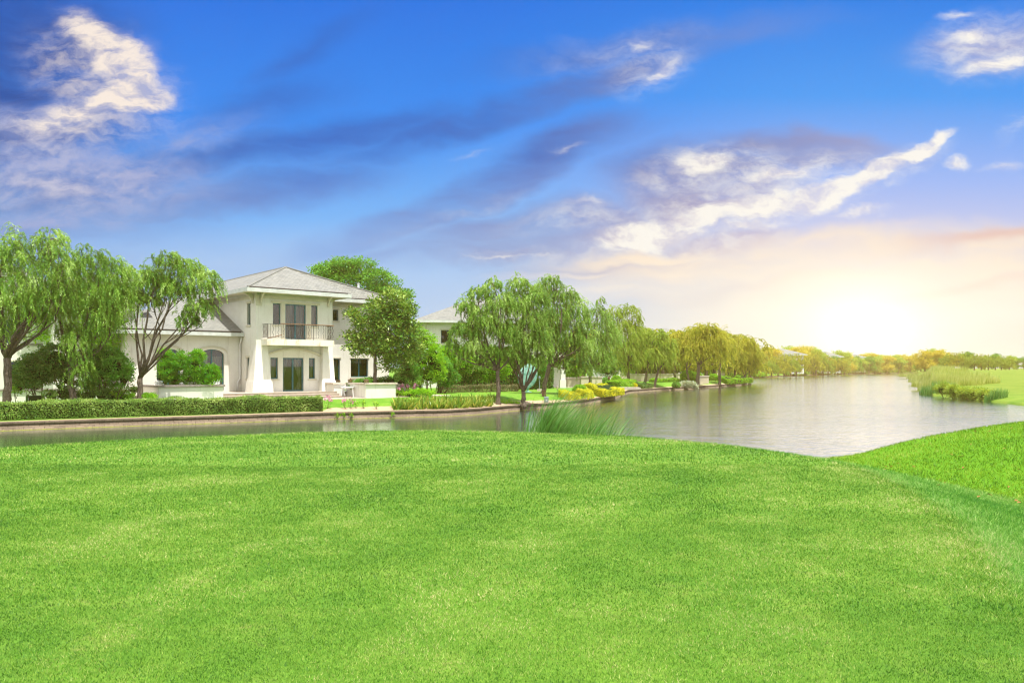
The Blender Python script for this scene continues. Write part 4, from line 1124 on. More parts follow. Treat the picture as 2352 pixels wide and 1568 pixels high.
def clump_leaves(blobs, n, rg, L, Wd, m_, clump=60, cr=.30, shell=.55, up=.5, name='crown', flat=1.0):
    """leaves gathered in clumps spread through the blobs, with gaps between"""
    vol = np.array([r[0] * r[1] + r[1] * r[2] + r[0] * r[2] for c, r in blobs]); pr = vol / vol.sum()
    nc = max(4, n // clump); which = rg.choice(len(blobs), nc, p=pr)
    C = np.array([c for c, r in blobs])[which]; Rd = np.array([r for c, r in blobs])[which]
    d = rand_unit(rg, nc); d[:, 2] = np.where(rg.random(nc) < .3, np.abs(d[:, 2]), d[:, 2])
    cc = C + d * Rd * (shell + (1 - shell) * rg.random(nc)[:, None])
    csz = cr * rg.uniform(.6, 1.4, nc)
    k = rg.integers(0, nc, n)
    g = np.clip(rg.normal(size=(n, 3)), -1.7, 1.7) * np.array([1, 1, .62 * flat])
    P = cc[k] + g * csz[k][:, None] * .6
    D = unit(g * .8 + d[k] * .5 + rg.normal(scale=.6, size=(n, 3)) + np.array([0, 0, .15]))
    N = unit(rand_unit(rg, n) * .9 + np.array([0, 0, up]) + d[k] * .5)
    V = kites(P, D, N, L * rg.uniform(.6, 1.3, n), Wd * rg.uniform(.7, 1.2, n))
    r = np.clip(rg.random(nc)[k] * .45 + rg.random(n) * .55, 0, 1)
    return leafmesh(name, V, r, m_)

def broad_tree(label, X, d, fork, lst, n, seed, m_, L=.13, Wd=.045, r=.2, group=None, name='broadleaf_tree', cr=.42, bark_=None, clump=60, shell=.5, twigs=5, base=None, ky=1.0):
    rg = np.random.default_rng(seed); base = base or at(X, d); base.z -= .03
    root = thing(name, label, 'tree', base, 0, group)
    bl = px_blobs(lst, base, d, ky)
    fk = Vector((X2x(fork[0], d), d, Y2z(fork[1], d))) - base
    make_trunk(root, r, fk, bl, rg, bark_ or M_BARKL, twigs)
    link('crown', clump_leaves(bl, n, rg, L, Wd, m_, clump, cr, shell), root)
    return root

def lumpy(m, c, rad, rg, n=10):
    vs = []; fs = []; a = n * 2
    ph = rg.uniform(0, 6, 4)
    for i in range(n + 1):
        th = math.pi * i / n
        for j in range(a):
            f = 2 * math.pi * j / a
            k = 1 + .10 * math.sin(3 * f + ph[0] + 2 * th) + .08 * math.sin(5 * f + ph[1] - 3 * th)
            vs.append((c[0] + rad[0] * k * math.sin(th) * math.cos(f), c[1] + rad[1] * k * math.sin(th) * math.sin(f), c[2] + rad[2] * k * math.cos(th)))
    for i in range(n):
        for j in range(a): fs.append((i * a + j, (i + 1) * a + j, (i + 1) * a + (j + 1) % a, i * a + (j + 1) % a))
    m.add(vs, fs)
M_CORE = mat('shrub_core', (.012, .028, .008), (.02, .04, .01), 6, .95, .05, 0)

def shrub(label, X, d, lst, n, seed, m_, L=.08, Wd=.03, cr=.2, group=None, name='shrub', cat='shrub', core=.62, stems=6, base=None, clump=40, shell=.72, zlift=None, sr=.02):
    rg = np.random.default_rng(seed); base = base or at(X, d)
    root = thing(name, label, cat, base, 0, group)
    bl = px_blobs(lst, base, d)
    if stems:
        m = MB()
        for i in range(stems):
            c, rr = bl[i % len(bl)]
            a = Vector((rg.normal() * .12 + c[0] * .55, rg.normal() * .1 + c[1] * .3, -.05)); e = Vector(c) + Vector(rand_unit(rg, 1)[0]) * rr[0] * .55
            limb(m, a, e, sr * 1.4, sr * .5, rg, n=5, sides=5)
            for q in range(2): limb(m, a.lerp(e, .4), Vector(c) + Vector(rand_unit(rg, 1)[0]) * rr[0] * .7, sr * .8, sr * .3, rg, n=4, sides=4)
        m.build('stems', M_STEMB, root, smooth_=True)
    link('foliage', clump_leaves(bl, n, rg, L, Wd, m_, clump, cr, shell, name='foliage'), root)
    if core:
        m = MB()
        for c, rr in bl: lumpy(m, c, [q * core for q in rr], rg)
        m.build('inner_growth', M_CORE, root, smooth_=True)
    return root

def hedge(label, pts, wd, h, n, seed, m_, L=.06, Wd=.022, rnd=.10, name='hedge', stems=False, ztop=None, zoff=0, top_m=None, core=True):
    """clipped hedge along world points (x, y); rounded box of leaves round a dark core"""
    rg = np.random.default_rng(seed); pts = [Vector((p[0], p[1])) for p in pts]
    b0 = Vector((pts[0].x, pts[0].y, fz(*pts[0]) + zoff)); root = thing(name, label, 'hedge', b0)
    seg = [(b - a).length for a, b in zip(pts[:-1], pts[1:])]; cum = np.concatenate([[0], np.cumsum(seg)]); T = cum[-1]
    def place(s, v, z):                      # s along, v across
        s = np.clip(s, -.3, T + .3); i = np.clip(np.searchsorted(cum, s, 'right') - 1, 0, len(seg) - 1)
        P = np.array([tuple(p) for p in pts]); A = P[i]; B = P[i + 1]; t = (s - cum[i]) / np.array(seg)[i]
        dirs = (B - A) / np.array(seg)[i][:, None]; nrm = np.column_stack([-dirs[:, 1], dirs[:, 0]])
        xy = A + (B - A) * t[:, None] + nrm * v[:, None]
        gz = far_z(xy[:, 0], np.maximum(xy[:, 1], 1)) if True else 0
        return np.column_stack([xy[:, 0] - b0.x, xy[:, 1] - b0.y, gz + zoff - b0.z + z]), nrm, dirs
    s = rg.uniform(0, T, n); per = 2 * h + wd; q = rg.uniform(0, per, n)
    v = np.where(q < h, -wd / 2, np.where(q < h + wd, q - h - wd / 2, wd / 2)); z = np.where(q < h, q, np.where(q < h + wd, h, per - q))
    ends = rg.random(n) < (wd / T) * 1.2
    s = np.where(ends, rg.choice([0, T], n), s); v = np.where(ends, rg.uniform(-wd / 2, wd / 2, n), v); z = np.where(ends, rg.uniform(0, h, n), z)
    wob = .06 * np.sin(s * 1.3 + z * 3) + .04 * np.sin(s * 2.9 - z * 2) + .03 * np.sin(s * 5.1 - v * 4) + rg.normal(scale=.035, size=n)
    k = np.clip(z / h, 0, 1)
    vv = v * (1 - rnd * 1.6 * np.maximum(k - .8, 0) * 2) * (1 + wob / wd * 1.2); zz = np.where(z >= h - 1e-6, h + wob - rnd * (np.abs(v) / wd * 2) ** 3, z)
    P, nrm, dirs = place(s, vv, zz)
    out_ = np.where((z < h - 1e-6)[:, None], np.column_stack([nrm * np.sign(v)[:, None], np.zeros(n)]), np.array([0, 0, 1.0]))
    D = unit(rand_unit(rg, n) + out_ * .5 + np.array([0, 0, .3])); N = unit(out_ + rand_unit(rg, n) * .8)
    V = kites(P, D, N, L * rg.uniform(.6, 1.3, n), Wd * rg.uniform(.7, 1.2, n))
    cl = .5 + .5 * np.sin(s * 1.7 + 2 * np.sin(s * .6)) * np.sin(z * 4 + s)
    link('foliage', leafmesh('foliage', V, np.clip(rg.random(n) * .75 + .25 * cl * (z / h), 0, 1), m_), root)
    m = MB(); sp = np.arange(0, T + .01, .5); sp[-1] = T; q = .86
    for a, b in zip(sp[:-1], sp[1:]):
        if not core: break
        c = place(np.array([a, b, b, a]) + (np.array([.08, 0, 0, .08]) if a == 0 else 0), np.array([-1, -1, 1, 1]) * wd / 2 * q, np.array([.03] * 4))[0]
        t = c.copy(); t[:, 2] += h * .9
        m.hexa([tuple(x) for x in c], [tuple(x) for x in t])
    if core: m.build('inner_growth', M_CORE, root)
    if stems:
        m = MB()
        for i in range(int(T * 7)):
            ss = np.array([rg.uniform(0, T)]); v0 = np.array([rg.uniform(-wd / 2, wd / 2)])
            a = place(ss, v0, np.array([-.03]))[0][0]; b = place(ss + rg.normal() * .1, v0 * .9, np.array([h * .8]))[0][0]
            m.tube([a, (a + b) / 2 + rg.normal(size=3) * .02, b], [.012, .009, .005], 4, False)
        m.build('stems', M_STEMB, root)
    return root

def ball(label, X, Y, rx, ry, d, m_, seed, n=4500, name='clipped_shrub', L=.07, group=None, z=None):
    rg = np.random.default_rng(seed); base = at(X, d); k = d / F
    root = thing(name, label, 'shrub', base, 0, group)
    zc = max(Y2z(Y, d) - base.z, ry * k * .75); r = np.array([rx * k, rx * k, ry * k])
    dd = rand_unit(rg, n); dd[:, 2] = np.where(dd[:, 2] < -.75, -dd[:, 2], dd[:, 2])
    P = np.array([0, 0, zc]) + dd * r * (1 + rg.normal(scale=.03, size=(n, 1)) + .04 * np.sin(dd[:, :1] * 7 + dd[:, 2:] * 5))
    D = unit(rand_unit(rg, n) + dd * .5); N = unit(dd + rand_unit(rg, n) * .7)
    link('foliage', leafmesh('foliage', kites(P, D, N, L * rg.uniform(.6, 1.3, n), L * .35 * rg.uniform(.7, 1.2, n)), rg.random(n), m_), root)
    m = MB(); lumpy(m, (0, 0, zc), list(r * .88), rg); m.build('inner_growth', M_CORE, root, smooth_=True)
    m = MB(); m.tube([(0, 0, -.05), (0, 0, zc)], [.06, .04], 6); m.build('stem', M_STEMB, root)
    return root

def blades(name, label, cat, cx, cyy, sx, sy, n, h, wd, lean, seed, m_, kind=None, zf=None, group=None, segs=6, fan=.25, poly_=None):
    """upright blades that bend over with the wind; two faces per blade segment"""
    rg = np.random.default_rng(seed)
    a = rg.uniform(0, 2 * math.pi, n); q = np.sqrt(rg.random(n))
    x = cx + np.cos(a) * q * sx; y = cyy + np.sin(a) * q * sy
    z = np.zeros(n) if zf is None else zf(x, y)
    b0 = np.array([cx, cyy, float(np.min(z)) if len(z) else 0])
    P = np.column_stack([x, y, z]) - b0; H = h * rg.uniform(.45, 1.1, n) * (1 - .25 * q)
    D = unit(np.column_stack([rg.normal(scale=fan, size=n) + lean[0] * .25, rg.normal(scale=fan, size=n) + lean[1] * .2, np.ones(n)]))
    L = H / segs; W0 = wd * rg.uniform(.6, 1.2, n); sa = rg.uniform(0, math.pi, n); side = np.column_stack([np.cos(sa), np.sin(sa), np.zeros(n)])
    bend = np.column_stack([lean[0] * rg.uniform(.4, 1.4, n), lean[1] * rg.uniform(.2, 1.2, n) + rg.normal(scale=.05, size=n), -np.abs(rg.normal(scale=.10, size=n))])
    rows = []
    for i in range(segs + 1):
        t = i / segs; ww = W0 * (1 - t ** 2.2) + .0006
        rows.append((P - side * ww[:, None], P + side * ww[:, None]))
        D = unit(D + bend * (.08 + .34 * t)); P = P + D * L[:, None]
    V = np.stack([c for r_ in rows for c in r_], 1).reshape(-1, 3); k = 2 * (segs + 1)
    base = np.arange(n)[:, None, None] * k; j = np.arange(segs)[None, :, None] * 2
    Q = (base + j + np.array([0, 1, 3, 2])[None, None, :]).reshape(-1, 4)
    r = np.repeat(rg.random(n), segs) * .8 + np.tile(np.linspace(0, .2, segs), n)
    o = link(name, mesh_np(name, V, Q, m_, attr=r), None, label=label, category=cat, kind=kind, group=group)
    o.location = b0
    return o
# ------------------------------------------------------------------ the three willows on the left and what grows among them
willow('big willow at the left edge of the photo with a forked dark trunk', 14, 41.2, (16, 822),
       [(-45, 600, 60, 65), (5, 585, 48, 55), (68, 580, 48, 45), (118, 555, 34, 32), (135, 610, 36, 50), (90, 650, 55, 60), (20, 680, 55, 60), (75, 715, 50, 40), (-40, 700, 45, 70), (115, 690, 36, 45), (5, 760, 30, 50)], 1200, 11, .21, lean=(.05, 0))
willow('willow with a knobbly trunk and a fountain of hanging twigs, second from the left', 174, 42.6, (163, 845),
       [(165, 640, 42, 42), (212, 600, 34, 32), (262, 628, 34, 40), (235, 670, 48, 42), (190, 700, 42, 45), (270, 690, 26, 50), (135, 700, 26, 50), (178, 790, 24, 40, -.5), (190, 850, 18, 42, -.5), (240, 750, 30, 50), (150, 760, 20, 30)], 1050, 12, .18, lean=(-.1, 0), droop=1.25)
willow('willow with several bare rising limbs in front of the lower villa roof', 320, 44.3, (322, 868),
       [(335, 640, 36, 30), (388, 602, 34, 24), (360, 650, 38, 30), (430, 625, 36, 30), (466, 655, 30, 38), (410, 670, 38, 28), (300, 680, 24, 34), (455, 710, 30, 26), (345, 690, 30, 20), (430, 735, 28, 20)], 820, 13, .155, twigs=3, lean=(.02, 0))
broad_tree('yellow green tree between the two left willows in front of the neighbour', 205, 51, (205, 800), [(110, 740, 60, 50), (200, 700, 60, 60), (170, 780, 60, 40), (250, 770, 40, 50), (240, 700, 40, 40)], 22000, 21, M_LIME, .15, .055, .12)
shrub('dark round holly bush between the two left willow trunks', 115, 43.2, [(85, 850, 45, 40), (130, 830, 42, 42), (60, 870, 25, 22), (155, 865, 20, 30)], 16000, 22, M_DARKL, .11, .042, .22, sr=.03, name='holly_bush', core=.5)
shrub('dark dense bush right of the knobbly willow trunk', 245, 43.8, [(225, 850, 38, 45), (265, 850, 34, 42), (245, 820, 30, 26), (285, 870, 16, 26), (205, 880, 20, 20)], 16000, 23, M_BROAD, .10, .04, .2, sr=.03, name='bush', core=.5)
hedge('dark clipped box hedge block at the foot of the holly bush', [(X2x(62, 42.2), 42.2), (X2x(100, 42.6), 42.6)], 1.0, .78, 3500, 24, M_DARKL)
shrub('low variegated shrub beside the dark box hedge', 118, 42, [(112, 908, 13, 13), (125, 914, 9, 9)], 900, 25, M_HEDGE, .07, .03, .12, stems=2, core=.5)
for i, (lb, X, d, bl, n, mm_) in enumerate([
    ('low yellow green shrub just left of the bare limbed willow trunk', 290, 44.3, [(286, 911, 20, 11)], 1300, M_LIME),
    ('low yellow green shrub in the gap right of the knobbly willow', 258, 44.3, [(256, 912, 18, 10)], 1200, M_LIME),
    ('low yellow green shrub at the foot of the planter wall corner', 342, 44.3, [(342, 913, 17, 12)], 1200, M_LIME),
    ('pale low shrub behind the knobbly willow trunk', 230, 45.2, [(232, 900, 20, 9)], 900, M_HEDGE),
    ('pale low shrub in front of the shaded villa corner', 268, 45.2, [(268, 899, 18, 7)], 800, M_HEDGE),
    ('pale low shrub behind the bare limbed willow trunk', 305, 45.4, [(305, 897, 15, 7)], 800, M_HEDGE)]):
    shrub(lb, X, d, bl, n, 640 + i, mm_, .08, .03, .12, stems=2, core=.5)
shrub('dark low undergrowth between the left trunks', 190, 43.4, [(150, 905, 30, 18), (200, 910, 28, 14), (235, 908, 22, 16)], 3600, 28, M_DARKL, .08, .03, .15, stems=3, core=.6)
shrub('small green shrub at the left edge beside the neighbour wall', 40, 43.5, [(45, 890, 22, 12), (75, 880, 20, 12)], 1700, 29, M_LIME, .08, .03, .13, stems=2, core=.5)
# bright bush in the planter
pb = world_of(-5.1, -1.62, .40)
dpb = pb.y
shrub('bright green feathery bush growing in the long planter', 430, dpb, [(385, 850, 24, 32, -.5), (378, 818, 18, 20, -.5), (415, 838, 26, 34), (448, 842, 26, 36), (478, 858, 24, 26, .4), (494, 862, 14, 18, .5), (455, 815, 16, 14), (400, 872, 26, 14), (435, 870, 26, 16), (470, 876, 22, 10)], 30000, 31, M_FEATHER, .085, .026, .15, base=pb, stems=12, sr=.018, core=.35, name='feathery_bush', shell=.45)
shrub('leafy green shrub hiding the pier behind the white table', 812, 56.3, [(822, 892, 12, 20), (838, 878, 14, 12), (812, 884, 9, 10)], 2600, 32, M_BROAD, .09, .035, .16, stems=2, core=.5, base=Vector((X2x(822, 56.3), 56.3, ZB - .42)))
shrub('dark green shrubs growing behind the planter wall under the magnolia', 880, 58.6, [(860, 876, 24, 9), (895, 874, 22, 10), (925, 876, 18, 8)], 3200, 33, M_BROAD, .09, .035, .16, stems=3, core=.6, base=Vector((X2x(885, 58.6), 58.6, ZB - .42)))
# magnolia, big tree behind, light green shrubs
broad_tree('magnolia with glossy highlight coloured leaves in front of the right wing of the villa', 862, 57.6, (861, 812),
     [(905, 688, 28, 28), (872, 712, 35, 30), (925, 722, 33, 37), (845, 748, 37, 26), (895, 755, 46, 37), (840, 785, 37, 24), (885, 798, 50, 28), (938, 775, 33, 41), (812, 722, 17, 11), (820, 800, 26, 13), (905, 835, 28, 22), (950, 810, 24, 28), (806, 770, 13, 8)],
     19000, 41, M_MAGN, .25, .058, .13, name='magnolia_tree', cr=.34, clump=20, base=Vector((X2x(862, 57.6), 57.6, ZB - .42)), bark_=M_BARK, shell=.45)
broad_tree('tall spreading tree rising behind the villa roof', 815, 92, (815, 760), [(752, 622, 34, 20), (790, 612, 34, 16), (830, 610, 28, 16), (800, 640, 42, 18), (862, 640, 36, 20), (900, 655, 22, 16), (870, 672, 36, 18), (925, 680, 18, 14)], 17000, 42, M_BROAD, .24, .09, .3, cr=.7, clump=55)
shrub('tall bright green shrub beside the magnolia', 985, 61.5, [(975, 790, 26, 30), (992, 820, 24, 34), (965, 830, 28, 30), (1005, 850, 18, 30), (950, 862, 26, 22), (985, 865, 26, 18), (960, 770, 14, 18)], 16000, 43, M_LIME, .12, .045, .26, sr=.035, core=.5, name='tall_shrub')
shrub('shrub with glossy leaves and thin grey stems right of the garden wall', 945, 60.0, [(940, 850, 22, 20), (925, 862, 16, 14), (950, 872, 14, 14), (930, 835, 14, 12)], 5200, 44, M_BROAD, .10, .042, .2, sr=.03, stems=7, core=.3, name='glossy_shrub')
for i, (X, d, bl, mm_, lb) in enumerate([
    (1040, 70, [(1035, 815, 24, 24), (1060, 835, 24, 26), (1025, 850, 20, 26)], M_LIME, 'bright green shrub screen just right of the tall shrub'),
    (1085, 71, [(1080, 815, 26, 22), (1095, 840, 26, 26), (1070, 855, 22, 24)], M_BROAD, 'dense shrub behind the leftmost middle willow'),
    (1135, 71, [(1125, 820, 26, 24), (1145, 845, 24, 26), (1115, 855, 22, 20)], M_LIME, 'light green shrub between the middle willow trunks'),
    (1180, 73, [(1170, 825, 22, 26), (1190, 850, 18, 26)], M_DARKL, 'dark shrub just left of the green sculpture'),
    (1225, 78, [(1215, 838, 18, 22), (1238, 842, 18, 20), (1228, 860, 20, 14)], M_BROAD, 'dense green shrub behind the bronze disc sculpture'),
    (1305, 96, [(1305, 850, 16, 18), (1290, 835, 14, 14), (1320, 855, 12, 14)], M_LIME, 'light green shrub behind the pillar of the second house'),
    (1400, 118, [(1385, 830, 22, 26), (1410, 835, 22, 26), (1395, 850, 24, 16), (1440, 845, 20, 18)], M_BROAD, 'dark shrub screen behind the clipped ball'),
    (1010, 66, [(1012, 850, 20, 28), (1030, 868, 18, 16)], M_BROAD, 'rounded shrub right of the tall bright shrub')]):
    shrub(lb, X, d, bl, 14000, 50 + i, mm_, .15, .055, .35, sr=.035, core=.55, stems=5)
for i, (X, d, bl, mm_, lb) in enumerate([
    (1475, 135, [(1470, 840, 18, 16), (1490, 848, 16, 14), (1460, 852, 12, 10)], M_BROAD, 'dark shrubs behind the slanting willow'),
    (1525, 138, [(1520, 842, 18, 14), (1540, 850, 16, 12)], M_DARKL, 'dark shrubs behind the short drooping willow'),
    (1575, 142, [(1570, 835, 14, 16), (1592, 845, 14, 14)], M_LIME, 'green shrubs between the curved willow and the fourth villa'),
    (1632, 160, [(1625, 840, 16, 16), (1645, 845, 12, 14)], M_LIME, 'green shrubs behind the broad headland willow'),
    (1690, 180, [(1680, 842, 16, 14), (1705, 846, 16, 12)], M_BROAD, 'green shrubs behind the last headland willows')]):
    shrub(lb, X, d, bl, 8000, 550 + i, mm_, .26, .10, .6, sr=.05, core=.6, stems=4)
# the long clipped hedge on the wall
def along(X0, X1, off, n=14):
    out = []
    for X in np.linspace(X0, X1, n):
        u = (X - 1176) / F; dd = float(shore(u)) + off; out.append((u * dd, dd))
    return out
hedge('long clipped green hedge on the wall edge, from the left edge to the pink flowers', along(-330, 736, 1.45, 24), 1.05, .86, 46000, 61, M_HEDGE, .07, .026)
# pinks and small plants on the bare bed
def flower(label, X, d, h, seed, mf=None, n=80, group='pink flowering plants on the sandy bed', spread=.22, name='flowering_plant'):
    rg = np.random.default_rng(seed); base = at(X, d); r = thing(name, label, 'flower', base, 0, group)
    m = MB(); tips = []
    for i in range(6):
        e = Vector((rg.normal() * spread, rg.normal() * spread * .7, h * rg.uniform(.6, 1))); tips.append(e)
        limb(m, (rg.normal() * .02, rg.normal() * .02, -.02), e, .009, .004, rg, n=4, sides=4)
    m.build('stems', M_STEMB, r)
    k = rg.integers(0, 6, n); P = np.array([tuple(t) for t in tips])[k] + rg.normal(scale=.06, size=(n, 3))
    link('blossom', leafmesh('blossom', kites(P, rand_unit(rg, n), rand_unit(rg, n), np.full(n, .085), np.full(n, .032)), rg.random(n), mf or M_FLOWER), r)
    n2 = 40; P = np.array([tuple(t) for t in tips])[rg.integers(0, 6, n2)] * np.array([1, 1, .7]) + rg.normal(scale=.06, size=(n2, 3))
    link('leaves', leafmesh('leaves', kites(P, rand_unit(rg, n2), rand_unit(rg, n2), np.full(n2, .08), np.full(n2, .02)), rg.random(n2), M_BROAD), r)
flower('pink flowering plant just right of the hedge end', 751, 48.6, .85, 71, n=110, spread=.25)
flower('pink flowering plant with fewer blooms, second from the hedge end', 795, 48.8, .72, 72, n=80)
flower('thin bare plant with a few pink buds beside the second pink plant', 806, 48.9, .8, 73, n=14, spread=.1)
for i, (X, lb) in enumerate([(818, 'small yellow green seedling nearest the pink plants'), (836, 'small yellow green seedling in the middle of the sandy bed'), (865, 'small yellow green seedling near the sword leaved plants')]):
    flower(lb, X, 49.2, .5, 75 + i, M_LIME, 40, 'seedlings on the sandy bed', .12, 'seedling')
for i, (X, lb) in enumerate([(776, 'weed tuft growing from the wall face, leftmost'), (790, 'weed tuft growing from the wall face below the second pink plant'), (808, 'weed tuft on the wall face below the seedlings'), (901, 'weed tuft on the wall face below the sword leaved plants')]):
    u = (X - 1176) / F; dd = float(shore(u)) - .06; rg = np.random.default_rng(90 + i); n = 46
    P = rg.normal(scale=.07, size=(n, 3)) + np.array([0, -.03, .2]); D = unit(rand_unit(rg, n) + np.array([0, -.4, -.1]))
    o = link('wall_weed', leafmesh('wall_weed', kites(P, D, rand_unit(rg, n), np.full(n, .12), np.full(n, .02)), rg.random(n), M_LIME), None, label=lb, category='weed', group='weeds on the retaining wall'); o.location = (u * dd, dd, .05)
flower('magenta flowering shrub beside the sword leaved plants', 946, 57.5, .95, 79, n=420, spread=.5, group=None, name='flowering_shrub')
shrub('low green shrubs around the magenta flowers', 925, 57.2, [(915, 905, 12, 12), (938, 906, 18, 12), (965, 903, 20, 10), (985, 905, 16, 8)], 4200, 80, M_LIME, .10, .03, .16, stems=2, core=.5)

# sword leaved plants: arching straps in tufts
def strap_clump(label, X, d, n, seed, h=.62):
    p = at(X, d)
    return blades('sword_leaf_plant', label, 'plant', p.x, p.y, .22, .22, n, h, .055, (0, 0), seed, M_STRAP, zf=far_z, group='sword leaved plants on the shore bed', segs=6, fan=.62)
rg = np.random.default_rng(8)
PLACES = ['first sword leaved plant at the left end of the row, beside the sandy bed'] + [None] * 40
k = 0
spots = []
for row, (off, X0, X1, nn) in enumerate([(1.0, 918, 1122, 13), (1.9, 912, 1128, 13), (2.9, 925, 1128, 11)]):
    for i in range(nn):
        X = X0 + (X1 - X0) * i / (nn - 1) + float(rg.normal()) * 3; u = (X - 1176) / F
        spots.append((X, float(shore(u)) + off + float(rg.normal()) * .1, row, i, nn))
ORD = ['first', 'second', 'third', 'fourth', 'fifth', 'sixth', 'seventh', 'eighth', 'ninth', 'tenth', 'eleventh', 'twelfth', 'thirteenth']
ROWN = ['front row by the wall', 'middle row', 'back row by the lawn']
for X, d, row, i, nn in spots:
    strap_clump('sword leaved plant, %s from the left in the %s' % (ORD[i], ROWN[row]), X, d, 46, 200 + int(X) + row, .92)
for i, (X, d) in enumerate([(1158, 56.5), (1172, 57), (1186, 57.2)]):
    p = at(X, d); blades('grass_tuft', ['fine leaved grass tuft just right of the first middle willow trunk', 'fine leaved grass tuft between the first two middle willow trunks', 'fine leaved grass tuft left of the forked willow trunk'][i], 'plant', p.x, p.y, .3, .25, 130, .42, .012, (0, 0), 300 + i, M_LIME, zf=far_z, group='grass tufts between the willow trunks', fan=.5)

# ------------------------------------------------------------------ middle willows
willow('middle willow with a trunk leaning left, in front of the shrub screen', 1145, 55.5, (1143, 850),
       [(1072, 706, 24, 20), (1100, 675, 24, 20), (1130, 655, 22, 16), (1062, 760, 24, 22), (1110, 735, 34, 32), (1150, 700, 32, 30), (1040, 795, 12, 18), (1090, 800, 26, 26), (1155, 760, 28, 30), (1085, 765, 24, 20), (1140, 810, 22, 18), (1060, 820, 12, 20), (1110, 835, 16, 14), (1170, 815, 14, 20)], 1250, 14, .155, twigs=4, wind=.12)
willow('middle willow that forks low into many limbs before the green sculpture', 1203, 56.2, (1202, 898),
       [(1192, 655, 26, 20), (1188, 700, 32, 30), (1220, 740, 32, 32), (1175, 770, 26, 30), (1232, 690, 28, 28), (1215, 790, 32, 26), (1240, 780, 26, 26), (1190, 812, 24, 18), (1225, 830, 22, 16), (1165, 830, 12, 16), (1250, 820, 16, 18)], 1200, 15, .165, twigs=4, wind=.12)
willow('middle willow leaning right with the tallest crown, behind the reeds', 1246, 64.5, (1262, 838),
       [(1266, 648, 22, 18), (1245, 668, 26, 22), (1298, 682, 28, 24), (1325, 720, 22, 32), (1280, 725, 36, 32), (1250, 750, 30, 30), (1308, 772, 32, 32), (1338, 790, 18, 32), (1275, 800, 30, 22), (1325, 830, 22, 24), (1345, 745, 10, 26), (1292, 838, 16, 18), (1342, 850, 14, 18), (1310, 850, 12, 14)], 1400, 16, .19, leafL=.14, twigs=4, wind=.12)
willow('willow standing behind the yellow hedge, with a straight short trunk', 1355, 86, (1358, 842),
       [(1372, 716, 14, 14), (1385, 742, 20, 24), (1360, 780, 20, 30), (1398, 775, 18, 26), (1375, 812, 22, 24), (1342, 812, 14, 22), (1392, 825, 14, 22), (1355, 840, 14, 16), (1378, 690, 8, 8)], 775, 17, 0.177, lmul=1.35, leafL=.17, nl=22, twigs=3)
willow('tall airy willow left of the clipped ball', 1444, 108, (1442, 840),
       [(1412, 722, 16, 16), (1445, 716, 18, 14), (1425, 752, 24, 22), (1455, 770, 18, 28), (1405, 780, 12, 22), (1440, 805, 20, 22), (1462, 735, 10, 12), (1420, 825, 12, 20), (1460, 828, 12, 18), (1448, 845, 12, 14)], 900, 18, 0.204, lmul=1.35, leafL=.2, nl=22, m_=M_WILLOW_HAZE, twigs=3)
willow('slanting willow behind the far low wall', 1481, 110, (1490, 835), [(1488, 768, 14, 12), (1500, 792, 18, 18), (1478, 805, 14, 18), (1512, 815, 12, 16)], 650, 19, 0.184, lmul=1.35, leafL=.2, nl=22, m_=M_WILLOW_HAZE, twigs=3)
willow('short drooping willow on the bank edge in front of the far low wall', 1503, 105.5, (1512, 850), [(1515, 770, 10, 12), (1520, 795, 14, 14), (1508, 815, 18, 20), (1528, 822, 12, 20), (1540, 795, 8, 14)], 650, 20, 0.170, lmul=1.35, leafL=.2, nl=22, m_=M_WILLOW_HAZE, twigs=3)
willow('willow with pale hanging twigs before the third house', 1549, 124, (1550, 845), [(1558, 775, 16, 14), (1545, 798, 16, 20), (1570, 800, 14, 18), (1555, 825, 14, 14)], 650, 121, 0.190, lmul=1.35, leafL=.22, nl=20, m_=M_HAZEGOLDW, twigs=3)
willow('curved trunk willow beside the big round clipped shrub', 1583, 121, (1577, 848), [(1590, 768, 14, 16), (1580, 795, 14, 16), (1600, 790, 14, 20)], 525, 122, 0.177, lmul=1.35, leafL=.22, nl=20, m_=M_HAZEGOLDW, twigs=3)
willow('broad willow on the headland with the highest haze yellow crown', 1602, 115.6, (1604, 838), [(1605, 762, 16, 14), (1630, 760, 18, 14), (1645, 782, 18, 18), (1615, 790, 22, 18), (1635, 812, 24, 18), (1595, 815, 16, 18), (1658, 805, 10, 16)], 1025, 123, 0.245, lmul=1.35, leafL=.22, nl=20, m_=M_HAZEGOLDW, twigs=3)
willow('upright willow near the end of the headland', 1653, 125, (1654, 830), [(1655, 775, 14, 14), (1650, 805, 14, 20), (1668, 800, 10, 20)], 525, 124, 0.218, lmul=1.35, leafL=.23, nl=20, m_=M_HAZEGOLDW, twigs=3)
willow('willow behind the clipped hedges of the headland', 1687, 148, (1690, 842), [(1682, 785, 14, 14), (1700, 785, 12, 14), (1680, 812, 16, 16), (1705, 815, 12, 16)], 650, 125, 0.231, lmul=1.35, leafL=.26, nl=20, m_=M_HAZEGOLDW, twigs=3)
willow('forked willow at the very tip of the headland', 1710, 145, (1711, 862), [(1718, 790, 14, 12), (1728, 812, 12, 18), (1708, 820, 14, 18), (1735, 838, 8, 14), (1700, 840, 8, 12)], 700, 126, 0.231, lmul=1.35, leafL=.26, nl=20, m_=M_HAZEGOLDW, twigs=4)

